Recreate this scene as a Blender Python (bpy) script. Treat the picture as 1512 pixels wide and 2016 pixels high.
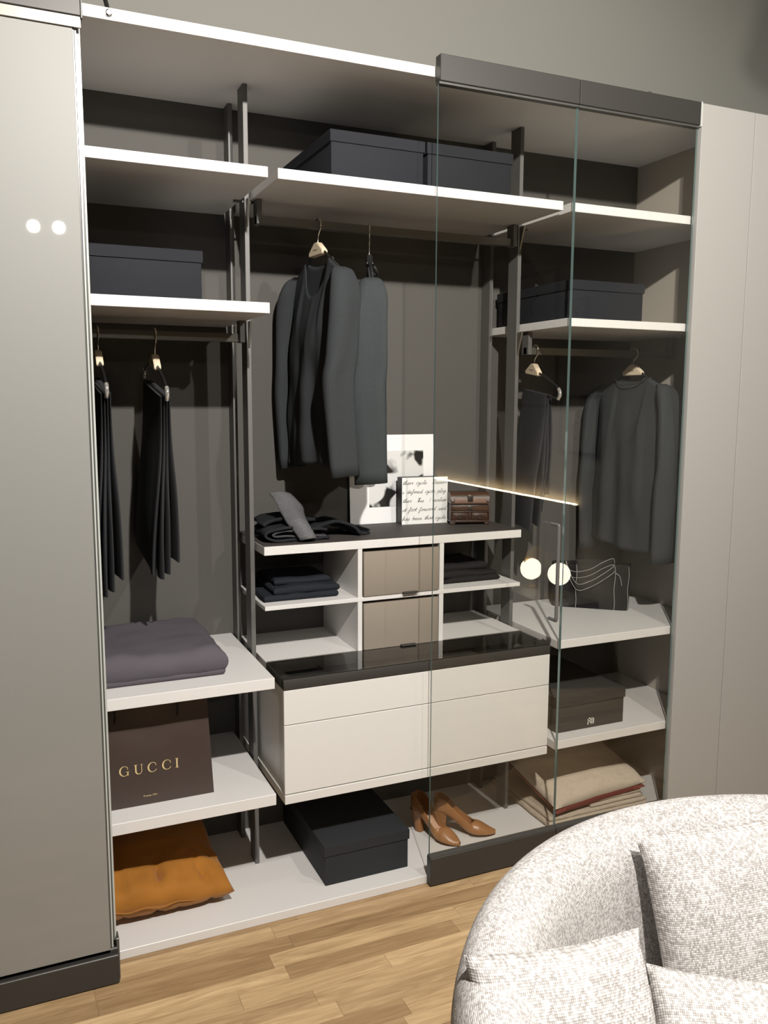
import bpy, bmesh, math, random
from mathutils import Vector, Matrix, noise, Euler
R = math.radians
for o in list(bpy.data.objects): bpy.data.objects.remove(o)
SC = bpy.context.scene
COL = SC.collection

# ------------------------------------------------------------------ camera
CAM = Vector((-0.6986, -2.384, 1.6133)); YAW, PITCH, ROLL, FPX = 0.4167, 0.1327, -0.0042, 1671.9
fw = Vector((math.sin(YAW)*math.cos(PITCH), math.cos(YAW)*math.cos(PITCH), -math.sin(PITCH)))
r0 = Vector((math.cos(YAW), -math.sin(YAW), 0)); d0 = fw.cross(r0)
rt = r0*math.cos(ROLL) + d0*math.sin(ROLL); dn = d0*math.cos(ROLL) - r0*math.sin(ROLL)
cam = bpy.data.cameras.new('camera'); camo = bpy.data.objects.new('camera', cam); COL.objects.link(camo)
camo.matrix_world = Matrix(((rt.x, -dn.x, -fw.x, CAM.x), (rt.y, -dn.y, -fw.y, CAM.y), (rt.z, -dn.z, -fw.z, CAM.z), (0, 0, 0, 1)))
cam.sensor_fit = 'VERTICAL'; cam.sensor_height = 36; cam.lens = FPX/2016*36; cam.clip_start = .02; cam.clip_end = 60
SC.camera = camo
def at(u, v, x=None, y=None, z=None):          # pixel of the 1512x2016 photograph -> point on a known plane
    d = rt*((u-756)/FPX) + dn*((v-1008)/FPX) + fw
    t = (x-CAM.x)/d.x if x is not None else (y-CAM.y)/d.y if y is not None else (z-CAM.z)/d.z
    return CAM + d*t

# ------------------------------------------------------------------ world, exposure
w = bpy.data.worlds.new('world'); SC.world = w; w.use_nodes = True
w.node_tree.nodes['Background'].inputs[0].default_value = (1, .95, .88, 1)
w.node_tree.nodes['Background'].inputs[1].default_value = 0.0
vs = SC.view_settings; vs.view_transform = 'Standard'; vs.look = 'None'; vs.gamma = 1; vs.use_curve_mapping = False
vs.exposure = 0.50
# ceiling spotlights of the showroom, all above or behind the picture: (name, position, target, watts, cone degrees);
# the first and the far three are mirrored in the satin door, the first two cast the double shadows on the shelves,
# the armchair one throws the cushion shadow; the fixture is built further down around each lamp
SPOTS = [('jackets', (-.12, -2.30, 3.02), (.40, .2, 1.20), 325, 124),
         ('glass_doors', (1.15, -2.15, 3.02), (.95, .2, 1.20), 74, 124),
         ('armchair', (1.62, -1.18, 3.02), (.55, -1.45, .55), 28, 66),
         ('far_row_a', (-.21, -5.80, 3.05), (.2, 0, 1.4), 12, 30),
         ('far_row_b', (.02, -5.76, 3.05), (.9, 0, 1.3), 12, 30),
         ('far_row_c', (-.41, -5.83, 3.05), (-.2, 0, 1.5), 8, 30)]

# ------------------------------------------------------------------ materials
MAT = {}
def nodes(m):
    m.use_nodes = True; return m.node_tree.nodes, m.node_tree.links
def mk(name, col, rough=.5, metal=0, var=0, vscale=30, bump=0, bscale=200, stretch=(1, 1, 1), coat=0, coatr=.03, spec=.5, sheen=0, detail=4):
    m = bpy.data.materials.new(name); n, l = nodes(m); b = n['Principled BSDF']
    b.inputs['Base Color'].default_value = (*col, 1); b.inputs['Roughness'].default_value = rough
    b.inputs['Metallic'].default_value = metal; b.inputs['Specular IOR Level'].default_value = spec
    b.inputs['Coat Weight'].default_value = coat; b.inputs['Coat Roughness'].default_value = coatr
    b.inputs['Sheen Weight'].default_value = sheen
    if var or bump:
        tc = n.new('ShaderNodeTexCoord'); mp = n.new('ShaderNodeMapping'); mp.inputs['Scale'].default_value = stretch
        l.new(tc.outputs['Object'], mp.inputs[0])
    if var:
        t = n.new('ShaderNodeTexNoise'); t.inputs['Scale'].default_value = vscale; t.inputs['Detail'].default_value = detail
        l.new(mp.outputs[0], t.inputs[0]); mx = n.new('ShaderNodeMix'); mx.data_type = 'RGBA'
        l.new(t.outputs['Fac'], mx.inputs[0])
        mx.inputs[6].default_value = (*[c*(1-var) for c in col], 1); mx.inputs[7].default_value = (*[min(1, c*(1+var)) for c in col], 1)
        l.new(mx.outputs[2], b.inputs['Base Color'])
    if bump:
        t = n.new('ShaderNodeTexNoise'); t.inputs['Scale'].default_value = bscale; t.inputs['Detail'].default_value = 3
        l.new(mp.outputs[0], t.inputs[0]); bp = n.new('ShaderNodeBump'); bp.inputs['Strength'].default_value = bump; bp.inputs['Distance'].default_value = .002
        l.new(t.outputs['Fac'], bp.inputs['Height']); l.new(bp.outputs[0], b.inputs['Normal'])
    MAT[name] = m; return m
def emit(name, col, s):
    m = bpy.data.materials.new(name); n, l = nodes(m); b = n['Principled BSDF']
    b.inputs['Base Color'].default_value = (*col, 1); b.inputs['Emission Color'].default_value = (*col, 1); b.inputs['Emission Strength'].default_value = s
    MAT[name] = m
mk('white', (.70, .685, .665), .38)
mk('cream', (.69, .68, .65), .42)
mk('wall', (.215, .212, .188), .9, bump=.15, bscale=150, spec=0.2)
mk('ceiling', (.20, .20, .19), .9)
mk('wall_far', (.26, .25, .22), .9, spec=0.2)
mk('backpanel', (.096, .091, .083), .75, var=.16, vscale=420, bump=.25, bscale=500, spec=0.18)
mk('sidepanel', (.40, .365, .315), .6, spec=0.3)
mk('greypanel', (.35, .342, .32), .55, bump=.05, bscale=300, spec=0.3)
mk('metal', (.130, .126, .120), .5, metal=.2)
mk('metal_rail', (.16, .15, .13), .38, metal=.7)
mk('rail_dark', (.048, .045, .041), .45, metal=.3)
mk('door_glass', (.24, .238, .222), .5, coat=1, coatr=.02, spec=.4)
mk('edge_light', (.45, .47, .44), .25, spec=.8)
mk('edge_dark', (.07, .07, .065), .3)
mk('desktop', (.062, .054, .049), .6, var=.2, vscale=600, spec=0.25)
mk('taupe', (.275, .235, .190), .85, var=.14, vscale=350, stretch=(1, 1, 6), bump=.2, bscale=500, spec=0.2)
mk('tray', (.040, .037, .033), .5, var=.1, vscale=200)
mk('felt', (.030, .028, .026), .9, spec=0.15)
mk('grey_box', (.019, .0205, .0245), .7, bump=.08, bscale=400, spec=0.12)
mk('black_box', (.026, .028, .031), .6, bump=.05, bscale=400, spec=0.2)
mk('charcoal_box', (.040, .039, .036), .6, spec=0.2)
mk('jacket', (.036, .040, .042), .85, var=.25, vscale=300, bump=.25, bscale=500, sheen=0, spec=0.12)
mk('jacket_brown', (.042, .048, .050), .85, var=.25, vscale=300, bump=.25, bscale=500, sheen=0, spec=0.12)
mk('sweater', (.036, .040, .042), .9, var=.22, vscale=350, bump=.3, bscale=450, sheen=0, spec=0.12)
mk('trousers', (.042, .043, .046), .85, var=.2, vscale=300, bump=.2, bscale=500, sheen=0, spec=0.12)
mk('lining', (.010, .011, .012), .6)
mk('navy_tee', (.016, .019, .024), .85, bump=.2, bscale=300, spec=0.15)
mk('brown_tee', (.018, .016, .016), .85, bump=.2, bscale=300, spec=0.15)
mk('scarf_dark', (.020, .021, .024), .95, bump=.4, bscale=250, spec=0.12)
mk('scarf_edge', (.055, .055, .060), .95, bump=.4, bscale=250, spec=0.12)
mk('scarf_grey', (.13, .13, .135), .95, var=.35, vscale=90, bump=.5, bscale=250, stretch=(1, 1, 4), spec=0.12)
mk('duvet', (.098, .087, .101), .8, var=.08, vscale=8, bump=.1, bscale=150, spec=0.15)
mk('orange', (.33, .132, .018), .75, var=.25, vscale=9, bump=.1, bscale=400, sheen=.15, spec=0.2)
mk('beige', (.50, .42, .33), .9, var=.12, vscale=60, bump=.3, bscale=350, sheen=.2, spec=0.15)
mk('beige2', (.46, .385, .30), .9, var=.12, vscale=60, bump=.3, bscale=350, spec=0.15)
mk('red_cloth', (.16, .022, .016), .85)
mk('leather', (.31, .140, .052), .36, var=.08, vscale=12)
mk('insole', (.56, .36, .235), .5)
mk('brown_paper', (.050, .034, .028), .5, var=.12, vscale=9, bump=.08, bscale=20)
mk('gold', (.78, .62, .32), .35, metal=.25)
mk('brass', (.75, .52, .20), .28, metal=1)
mk('hook', (.85, .80, .70), .18, metal=1)
mk('hanger_wood', (.66, .55, .40), .5)
mk('hanger_mark', (.28, .22, .15), .6)
mk('black_rod', (.012, .012, .012), .3)
mk('clear_tip', (.85, .83, .78), .08, metal=.8)
mk('tote', (.009, .009, .010), .75, bump=.3, bscale=200, spec=0.15)
mk('stitch', (.40, .39, .37), .8)
mk('print_white', (.86, .86, .86), .25)
mk('block_white', (.86, .86, .84), .5)
mk('black', (.008, .008, .008), .5)
mk('ink', (.02, .02, .022), .6)
mk('logo', (.62, .60, .55), .5)
mk('dark_wood', (.040, .018, .010), .38, var=.5, vscale=25, stretch=(1, 4, 4), bump=.3, bscale=60)
mk('mid_wood', (.065, .032, .018), .35, var=.5, vscale=25, stretch=(1, 4, 4), bump=.3, bscale=60)
mk('pale_leather', (.22, .135, .10), .4, var=.3, vscale=30)
mk('old_metal', (.10, .085, .07), .35, metal=.8)
mk('steel', (.62, .62, .64), .2, metal=1)
mk('headboard', (.050, .046, .042), .7)
mk('nightstand', (.08, .07, .06), .5)
mk('sofa_leg', (.02, .018, .016), .5)
mk('fixture', (.03, .03, .03), .5)
emit('led_wall', (1, .74, .42), 70.0); emit('bulb', (1, .86, .66), 14.0); emit('spot_lens', (1, .95, .88), 22.0)

def glass_mat():
    m = bpy.data.materials.new('clear_glass'); n, l = nodes(m); out = n['Material Output']; n.remove(n['Principled BSDF'])
    tr = n.new('ShaderNodeBsdfTransparent'); tr.inputs[0].default_value = (.992, .991, .980, 1)
    gl = n.new('ShaderNodeBsdfGlossy'); gl.inputs['Roughness'].default_value = 0.0
    fr = n.new('ShaderNodeFresnel'); fr.inputs[0].default_value = 1.5; mx = n.new('ShaderNodeMixShader')
    ge = n.new('ShaderNodeNewGeometry'); iv = n.new('ShaderNodeMath'); iv.operation = 'SUBTRACT'; iv.inputs[0].default_value = 1; l.new(ge.outputs['Backfacing'], iv.inputs[1])
    mu = n.new('ShaderNodeMath'); mu.operation = 'MULTIPLY'; l.new(fr.outputs[0], mu.inputs[0]); l.new(iv.outputs[0], mu.inputs[1])
    m2_ = n.new('ShaderNodeMath'); m2_.operation = 'MULTIPLY'; m2_.inputs[1].default_value = 1.7; m2_.use_clamp = True; l.new(mu.outputs[0], m2_.inputs[0])
    l.new(m2_.outputs[0], mx.inputs[0]); l.new(tr.outputs[0], mx.inputs[1]); l.new(gl.outputs[0], mx.inputs[2]); l.new(mx.outputs[0], out.inputs[0])
    MAT['clear_glass'] = m
    m2 = m.copy(); m2.name = 'lid_glass'; MAT['lid_glass'] = m2
    m2.node_tree.nodes['Transparent BSDF'].inputs[0].default_value = (.80, .79, .77, 1)
    m3 = mk('glass_edge', (.16, .24, .23), .08, spec=1)
glass_mat()

def floor_mats():
    # one plank: oak tone per plank plus grain along x
    m = bpy.data.materials.new('oak_plank'); n, l = nodes(m); b = n['Principled BSDF']
    oi = n.new('ShaderNodeObjectInfo'); geo = n.new('ShaderNodeNewGeometry'); mp = n.new('ShaderNodeMapping')
    mp.inputs['Scale'].default_value = (3.0, 34, 34); l.new(geo.outputs['Position'], mp.inputs[0])
    mu = n.new('ShaderNodeMath'); mu.operation = 'MULTIPLY'; mu.inputs[1].default_value = 37; l.new(oi.outputs['Random'], mu.inputs[0])
    cx = n.new('ShaderNodeCombineXYZ'); l.new(mu.outputs[0], cx.inputs[0]); l.new(mu.outputs[0], cx.inputs[1]); l.new(cx.outputs[0], mp.inputs['Location'])
    t = n.new('ShaderNodeTexNoise'); t.inputs['Scale'].default_value = 1.6; t.inputs['Detail'].default_value = 6; t.inputs['Distortion'].default_value = 1.2
    l.new(mp.outputs[0], t.inputs[0])
    cr = n.new('ShaderNodeValToRGB'); e = cr.color_ramp.elements
    e[0].position = .25; e[0].color = (.37, .245, .125, 1); e[1].position = .75; e[1].color = (.63, .46, .265, 1); l.new(t.outputs['Fac'], cr.inputs[0])
    cr2 = n.new('ShaderNodeValToRGB'); e = cr2.color_ramp.elements
    e[0].position = 0; e[0].color = (.62, .56, .50, 1); e[1].position = 1; e[1].color = (1.08, 1.06, 1.03, 1); l.new(oi.outputs['Random'], cr2.inputs[0])
    mx = n.new('ShaderNodeMix'); mx.data_type = 'RGBA'; mx.blend_type = 'MULTIPLY'; mx.inputs[0].default_value = 1
    l.new(cr.outputs[0], mx.inputs[6]); l.new(cr2.outputs[0], mx.inputs[7]); l.new(mx.outputs[2], b.inputs['Base Color'])
    b.inputs['Roughness'].default_value = .42; b.inputs['Specular IOR Level'].default_value = .35
    MAT['oak_plank'] = m
    m = bpy.data.materials.new('oak_far'); n, l = nodes(m); b = n['Principled BSDF']
    geo = n.new('ShaderNodeNewGeometry'); br = n.new('ShaderNodeTexBrick'); br.inputs['Scale'].default_value = 1
    br.inputs['Brick Width'].default_value = .5; br.inputs['Row Height'].default_value = .065; br.inputs['Mortar Size'].default_value = .001
    br.inputs['Color1'].default_value = (.44, .29, .14, 1); br.inputs['Color2'].default_value = (.28, .17, .08, 1); br.inputs['Mortar'].default_value = (.12, .07, .03, 1)
    l.new(geo.outputs['Position'], br.inputs[0]); l.new(br.outputs[0], b.inputs['Base Color']); b.inputs['Roughness'].default_value = .42
    MAT['oak_far'] = m
floor_mats()

def weave_mat(name, light, dark, fu=300, fv=260):
    # coarse two-tone weave in metres of uv: each thread crossing its own tone and its own bump
    m = bpy.data.materials.new(name); n, l = nodes(m); b = n['Principled BSDF']
    uv = n.new('ShaderNodeUVMap'); mp = n.new('ShaderNodeMapping'); mp.inputs['Scale'].default_value = (fu, fv, 1); l.new(uv.outputs[0], mp.inputs[0])
    fl = n.new('ShaderNodeVectorMath'); fl.operation = 'FLOOR'; l.new(mp.outputs[0], fl.inputs[0])
    wn = n.new('ShaderNodeTexWhiteNoise'); wn.noise_dimensions = '2D'; l.new(fl.outputs[0], wn.inputs['Vector'])
    st = n.new('ShaderNodeMapping'); st.inputs['Scale'].default_value = (.10, .02, 1); l.new(fl.outputs[0], st.inputs[0])
    tn = n.new('ShaderNodeTexNoise'); tn.inputs['Scale'].default_value = 1; tn.inputs['Detail'].default_value = 2; l.new(st.outputs[0], tn.inputs[0])
    ad = n.new('ShaderNodeMath'); ad.operation = 'MULTIPLY_ADD'; ad.inputs[1].default_value = .60; l.new(wn.outputs['Value'], ad.inputs[0])
    ml = n.new('ShaderNodeMath'); ml.operation = 'MULTIPLY'; ml.inputs[1].default_value = .26; l.new(tn.outputs['Fac'], ml.inputs[0]); l.new(ml.outputs[0], ad.inputs[2])
    fr = n.new('ShaderNodeVectorMath'); fr.operation = 'FRACTION'; l.new(mp.outputs[0], fr.inputs[0])
    sb = n.new('ShaderNodeVectorMath'); sb.operation = 'SUBTRACT'; sb.inputs[1].default_value = (.5, .5, 0); l.new(fr.outputs[0], sb.inputs[0])
    ln = n.new('ShaderNodeVectorMath'); ln.operation = 'LENGTH'; l.new(sb.outputs[0], ln.inputs[0])
    iv = n.new('ShaderNodeMath'); iv.operation = 'SUBTRACT'; iv.inputs[0].default_value = 1; l.new(ln.outputs['Value'], iv.inputs[1])
    kn = n.new('ShaderNodeMath'); kn.operation = 'MULTIPLY_ADD'; kn.inputs[1].default_value = .9; kn.inputs[2].default_value = -.52; l.new(iv.outputs[0], kn.inputs[0])
    sm = n.new('ShaderNodeMath'); sm.operation = 'ADD'; l.new(ad.outputs[0], sm.inputs[0]); l.new(kn.outputs[0], sm.inputs[1])
    cr = n.new('ShaderNodeValToRGB'); e = cr.color_ramp.elements; e[0].position = .10; e[0].color = (*dark, 1); e[1].position = .80; e[1].color = (*light, 1)
    l.new(sm.outputs[0], cr.inputs[0]); l.new(cr.outputs[0], b.inputs['Base Color'])
    b.inputs['Roughness'].default_value = .95; b.inputs['Specular IOR Level'].default_value = .2
    bp = n.new('ShaderNodeBump'); bp.inputs['Strength'].default_value = .7; bp.inputs['Distance'].default_value = .0015
    l.new(iv.outputs[0], bp.inputs['Height']); l.new(bp.outputs[0], b.inputs['Normal'])
    MAT[name] = m
weave_mat('sofa_weave', (.72, .70, .685), (.28, .258, .24), 290, 240)

def photo_print_mat():
    # grey abstract photograph: soft dark blotches on pale ground, in object coordinates of the print
    m = bpy.data.materials.new('photo_print'); n, l = nodes(m); b = n['Principled BSDF']
    tc = n.new('ShaderNodeTexCoord'); t = n.new('ShaderNodeTexNoise'); t.inputs['Scale'].default_value = 13; t.inputs['Detail'].default_value = 1.5; t.inputs['Distortion'].default_value = .6
    l.new(tc.outputs['Object'], t.inputs[0]); cr = n.new('ShaderNodeValToRGB'); e = cr.color_ramp.elements
    e[0].position = .44; e[0].color = (.018, .018, .018, 1); e[1].position = .52; e[1].color = (.70, .70, .69, 1)
    l.new(t.outputs['Fac'], cr.inputs[0]); l.new(cr.outputs[0], b.inputs['Base Color']); b.inputs['Roughness'].default_value = .25
    MAT['photo_print'] = m
photo_print_mat()

# ------------------------------------------------------------------ builders
def mworld(o):
    m = Matrix.Identity(4)
    while o: m = o.matrix_basis @ m; o = o.parent
    return m
def obj(name, bm, mat, parent=None, smooth=None, world=True, solid=0, subsurf=0, mats=None):
    """bm in world coordinates -> one mesh object; smooth = angle in degrees"""
    if parent is not None and world: bm.transform(mworld(parent).inverted())
    me = bpy.data.meshes.new(name); bmesh.ops.recalc_face_normals(bm, faces=bm.faces) if not solid else None
    bm.to_mesh(me); bm.free()
    for mm in (mats or [mat]): me.materials.append(MAT[mm])
    o = bpy.data.objects.new(name, me); COL.objects.link(o)
    if parent is not None: o.parent = parent
    if smooth:
        me.shade_smooth(); me.set_sharp_from_angle(angle=R(smooth))
    if solid:
        md = o.modifiers.new('solid', 'SOLIDIFY'); md.thickness = solid; md.offset = 0
    if subsurf:
        md = o.modifiers.new('sub', 'SUBSURF'); md.levels = subsurf; md.render_levels = subsurf
    return o
def tag(o, label=None, cat=None, group=None, kind=None):
    for k, v in (('label', label), ('category', cat), ('group', group), ('kind', kind)):
        if v: o[k] = v
    return o
def thing(name, label, cat, loc=(0, 0, 0), rot=(0, 0, 0), group=None):
    o = bpy.data.objects.new(name, None); COL.objects.link(o); o.empty_display_size = .05
    o.matrix_basis = Matrix.Translation(loc) @ Euler(rot).to_matrix().to_4x4()
    return tag(o, label, cat, group)
def BM(): return bmesh.new()
def bx(bm, x0, x1, y0, y1, z0, z1, bev=0, seg=2, mi=0):
    r = bmesh.ops.create_cube(bm, size=1); vv = r['verts']
    for v in vv: v.co = Vector(((x0+x1)/2+v.co.x*(x1-x0), (y0+y1)/2+v.co.y*(y1-y0), (z0+z1)/2+v.co.z*(z1-z0)))
    ff = list({f for v in vv for f in v.link_faces})
    for f in ff: f.material_index = mi
    if bev:
        ee = list({e for v in vv for e in v.link_edges})
        bmesh.ops.bevel(bm, geom=ee, offset=bev, segments=seg, affect='EDGES', profile=.5)
    return bm
def box(name, x0, x1, y0, y1, z0, z1, mat, parent=None, bev=.0008):
    return obj(name, bx(BM(), x0, x1, y0, y1, z0, z1, bev, 1), mat, parent)
def grid(bm, rows, closed_u=False, closed_v=False, uv=None):
    """rows: list of lists of Vectors -> quads; uv: same shape list of (u,v)"""
    V = [[bm.verts.new(p) for p in r] for r in rows]; nu = len(rows[0]); nv = len(rows)
    lay = bm.loops.layers.uv.verify() if uv else None
    for j in range(nv if closed_v else nv-1):
        for i in range(nu if closed_u else nu-1):
            a, b_ = V[j][i], V[j][(i+1) % nu]; c, d = V[(j+1) % nv][(i+1) % nu], V[(j+1) % nv][i]
            try: f = bm.faces.new((a, b_, c, d))
            except ValueError: continue
            if uv:
                q = [(j, i), (j, i+1), (j+1, i+1), (j+1, i)]
                for lp, (jj, ii) in zip(f.loops, q): lp[lay].uv = uv(jj, ii)
    return V
def tube(bm, pts, r, n=10, cap=True, mi=0):
    pts = [Vector(p) for p in pts]; rows = []; up = None
    for k, p in enumerate(pts):
        t = (pts[min(k+1, len(pts)-1)]-pts[max(k-1, 0)]).normalized()
        if up is None: up = Vector((0, 0, 1)) if abs(t.z) < .9 else Vector((1, 0, 0))
        s = t.cross(up).normalized(); up = s.cross(t).normalized(); rr = r[k] if isinstance(r, (list, tuple)) else r
        rows.append([p+(s*math.cos(a)+up*math.sin(a))*rr for a in [2*math.pi*i/n for i in range(n)]])
    V = grid(bm, rows, closed_u=True)
    if cap:
        for e in (V[0], V[-1]):
            try: bm.faces.new(e)
            except ValueError: pass
    return bm
def lathe(bm, prof, n=24, c=(0, 0, 0), axis='z'):
    c = Vector(c); rows = []
    for r_, h in prof:
        row = []
        for i in range(n):
            a = 2*math.pi*i/n; x, y = r_*math.cos(a), r_*math.sin(a)
            row.append(c+(Vector((x, y, h)) if axis == 'z' else Vector((x, h, y))))
        rows.append(row)
    V = grid(bm, rows, closed_u=True)
    for e in (V[0], V[-1]):
        try: bm.faces.new(e)
        except ValueError: pass
    return bm
def prism(bm, poly, y0, y1):
    """polygon in x,z extruded along y"""
    a = [bm.verts.new((p[0], y0, p[1])) for p in poly]; b_ = [bm.verts.new((p[0], y1, p[1])) for p in poly]
    bm.faces.new(a); bm.faces.new(b_[::-1]); n = len(poly)
    for i in range(n): bm.faces.new((a[i], b_[i], b_[(i+1) % n], a[(i+1) % n]))
    return bm
def smooth(t): t = max(0, min(1, t)); return t*t*(3-2*t)
def catmull(pts, n=8):
    pts = [Vector(p) for p in pts]; P = [pts[0]*2-pts[1]]+pts+[pts[-1]*2-pts[-2]]; out = []
    for i in range(1, len(P)-2):
        for k in range(n):
            t = k/n; a, b_, c, d = P[i-1:i+3]
            out.append(.5*((2*b_)+(c-a)*t+(2*a-5*b_+4*c-d)*t*t+(3*b_-a-3*c+d)*t**3))
    return out+[pts[-1]]
def xf(bm, loc, rot=(0, 0, 0)):
    bm.transform(Matrix.Translation(loc) @ Euler(rot).to_matrix().to_4x4()); return bm
def pillow(wd, hg, th, seed=0, n=36, wr=.006, conc=.05, q=.42, ear=0, crease=()):
    """soft cushion lying in x (width), y (height), z (thickness); uv in metres"""
    bm = BM(); lay = bm.loops.layers.uv.verify()
    top = {}; so = Vector((seed*3.1, seed*1.7, seed))
    def P(i, j, s):
        u, v = -1+2*i/n, -1+2*j/n
        x = u*wd/2*(1-conc*(1-v*v)*abs(u)**2); y = v*hg/2*(1-conc*(1-u*u)*abs(v)**2)
        e = max(0, (1-u*u))*max(0, (1-v*v)); t = th/2*e**q
        nz = noise.noise(Vector((x*9, y*9, s*2))+so)*wr*1.5+noise.noise(Vector((x*28, y*28, s*3))+so)*wr*.6
        edge = (1-e)**3
        t += nz*e**.25
        for (cu, cv, ang, dep, wdt) in crease:          # pinched folds running in from the seam
            dx, dy = u-cu, v-cv; al = dx*math.cos(ang)+dy*math.sin(ang); ac = -dx*math.sin(ang)+dy*math.cos(ang)
            t -= dep*math.exp(-(ac/wdt)**2)*math.exp(-(al/.35)**2)*e**.2
        return Vector((x, y, s*max(t, 0)+nz*edge*.8))
    for s in (1, -1):
        for j in range(n+1):
            for i in range(n+1):
                if s == -1 and (i in (0, n) or j in (0, n)): top[(i, j, -1)] = top[(i, j, 1)]
                else: top[(i, j, s)] = bm.verts.new(P(i, j, s))
        for j in range(n):
            for i in range(n):
                q4 = [(i, j), (i+1, j), (i+1, j+1), (i, j+1)]
                if s == -1: q4 = q4[::-1]
                f = bm.faces.new([top[(a, b_, s)] for a, b_ in q4])
                for lp, (a, b_) in zip(f.loops, q4): lp[lay].uv = (a/n*wd+seed, b_/n*hg)
    return bm
def slab(bm, x0, x1, y0, y1, z0, z1, seed=0, nz=.006, nx=18, ny=16, e=.28, sag=0):
    """one rounded layer of folded cloth with soft noise"""
    so = Vector((seed*2.3, seed, seed*.7)); cx, cy, cz = (x0+x1)/2, (y0+y1)/2, (z0+z1)/2; a, b_, c = (x1-x0)/2, (y1-y0)/2, (z1-z0)/2
    rows = []; m = 12; nn = 44
    for j in range(m+1):
        ph = -math.pi/2+math.pi*j/m; sp = math.copysign(abs(math.sin(ph))**.5, math.sin(ph)); cp = abs(math.cos(ph))**e if j not in (0, m) else 0
        # ring radius profile: flat top/bottom, rounded rim
        row = []
        for i in range(nn):
            th = 2*math.pi*i/nn; ct = math.copysign(abs(math.cos(th))**e, math.cos(th)); st = math.copysign(abs(math.sin(th))**e, math.sin(th))
            p = Vector((cx+a*ct*cp, cy+b_*st*cp, cz+c*sp))
            d = noise.noise_vector(p*11+so)*nz+noise.noise_vector(p*31+so)*nz*.35
            if j < m/2: d.z *= .15
            p = p+d
            p.z -= sag*((p.x-cx)/a)**2+0
            row.append(p)
        rows.append(row)
    grid(bm, rows, closed_u=True); return bm
def slab_full(bm, x0, x1, y0, y1, z0, z1, seed=0, nz=.006, n=26, rim=None):
    """rounded cloth block made from a displaced box grid (good top surface)"""
    so = Vector((seed*2.3, seed, seed*.7)); h = z1-z0; rim = rim or h*.5
    def hgt(x, y):
        d = min(x-x0, x1-x, y-y0, y1-y); t = min(1, d/rim); return math.sqrt(max(0, 1-(1-t)**2))
    rows_t, rows_b = [], []
    def f(k, m): # denser near the edges
        t = k/m; return .5-.5*math.cos(math.pi*t)
    for j in range(n+1):
        rt_, rb_ = [], []
        for i in range(n+1):
            x = x0+(x1-x0)*f(i, n); y = y0+(y1-y0)*f(j, n); s = hgt(x, y); m = (z0+z1)/2
            nzv = noise.noise(Vector((x*8, y*8, seed)))*nz+noise.noise(Vector((x*23, y*23, seed+5)))*nz*.5
            ed = noise.noise_vector(Vector((x*14, y*14, seed+9)))*nz*(1.2-s)
            rt_.append(Vector((x, y, m+h/2*s+nzv*s))+ed*.8); rb_.append(Vector((x, y, m-h/2*s))+Vector((ed.x, ed.y, ed.z if s < 1e-6 else 0))*.8)
        rows_t.append(rt_); rows_b.append(rb_)
    grid(bm, rows_t); grid(bm, rows_b)
    bmesh.ops.remove_doubles(bm, verts=bm.verts, dist=.0002)
    return bm
def strokes(bm, lines, width, place):
    """flat ribbons along 2-d polylines; place((x,z)) -> world point"""
    for ln in lines:
        n = len(ln)
        for k in range(n-1):
            a, b_ = Vector(ln[k]), Vector(ln[k+1]); d = (b_-a)
            if d.length < 1e-6: continue
            d.normalize(); s = Vector((-d.y, d.x))*width/2; e = d*width*.35
            bm.faces.new([bm.verts.new(place(p)) for p in (a-s-e, b_-s+e, b_+s+e, a+s-e)])
    return bm

# ------------------------------------------------------------------ the room
YB, XR = .54, 1.736                      # wardrobe back panel plane, inside of its right side panel
ZF = 0.0
def structure(o, label, cat): return tag(o, label, cat, kind='structure')
fl = obj('floor', bx(BM(), -3.5, 3.55, -8.2, .8, -.06, -.002), 'oak_far')
structure(fl, 'oak strip parquet floor in front of the wardrobe', 'floor')
pm = bpy.data.meshes.new('plank'); b0 = bx(BM(), -.5, .5, -.5, .5, -.5, .5); b0.to_mesh(pm); b0.free(); pm.materials.append(MAT['oak_plank'])
rng = random.Random(4); RW = .064; y = .10; row = 0; npl = 0
# (row y is the far edge of the strip) plank ends of the rows that show are read from the photograph
ENDS = {3: [-.41], 4: [-.168, .388], 5: [.09], 6: [-.17], 2: [.38]}
while y > -1.62:
    x = -1.45-rng.random()*.4
    while x < 2.2:
        ln = .40+rng.random()*.34
        o = bpy.data.objects.new('plank', pm); COL.objects.link(o); o.parent = fl
        o.location = (x+ln/2, y-RW/2, -.004); o.scale = (ln-.0007, RW-.0006, .008+.0003*rng.random()); npl += 1
        x += ln
    y -= RW; row += 1
structure(box('ceiling', -3.5, 3.55, -8.2, .8, 3.60, 3.68, 'ceiling'), 'pale plain ceiling above the showroom', 'ceiling')
structure(box('wall_back', -3.35, 3.40, .60, .75, -.002, 3.6, 'wall'), 'plain grey-green wall rising above the wardrobe', 'wall')
structure(box('wall_right', 3.40, 3.55, -8.2, .75, -.002, 3.6, 'wall_far'), 'plain outer side wall of the showroom', 'wall')
structure(box('wall_partition', 2.40, 2.55, -8.05, -.95, -.002, 3.6, 'wall_far'), 'freestanding side wall hung with framed pictures', 'wall')
structure(box('wall_left', -3.5, -3.35, -8.2, .75, -.002, 3.6, 'wall_far'), 'plain side wall beyond the satin door', 'wall')
structure(box('wall_front', -3.35, 3.40, -8.2, -8.05, -.002, 3.6, 'wall_far'), 'plain far wall opposite the wardrobe', 'wall')

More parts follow.
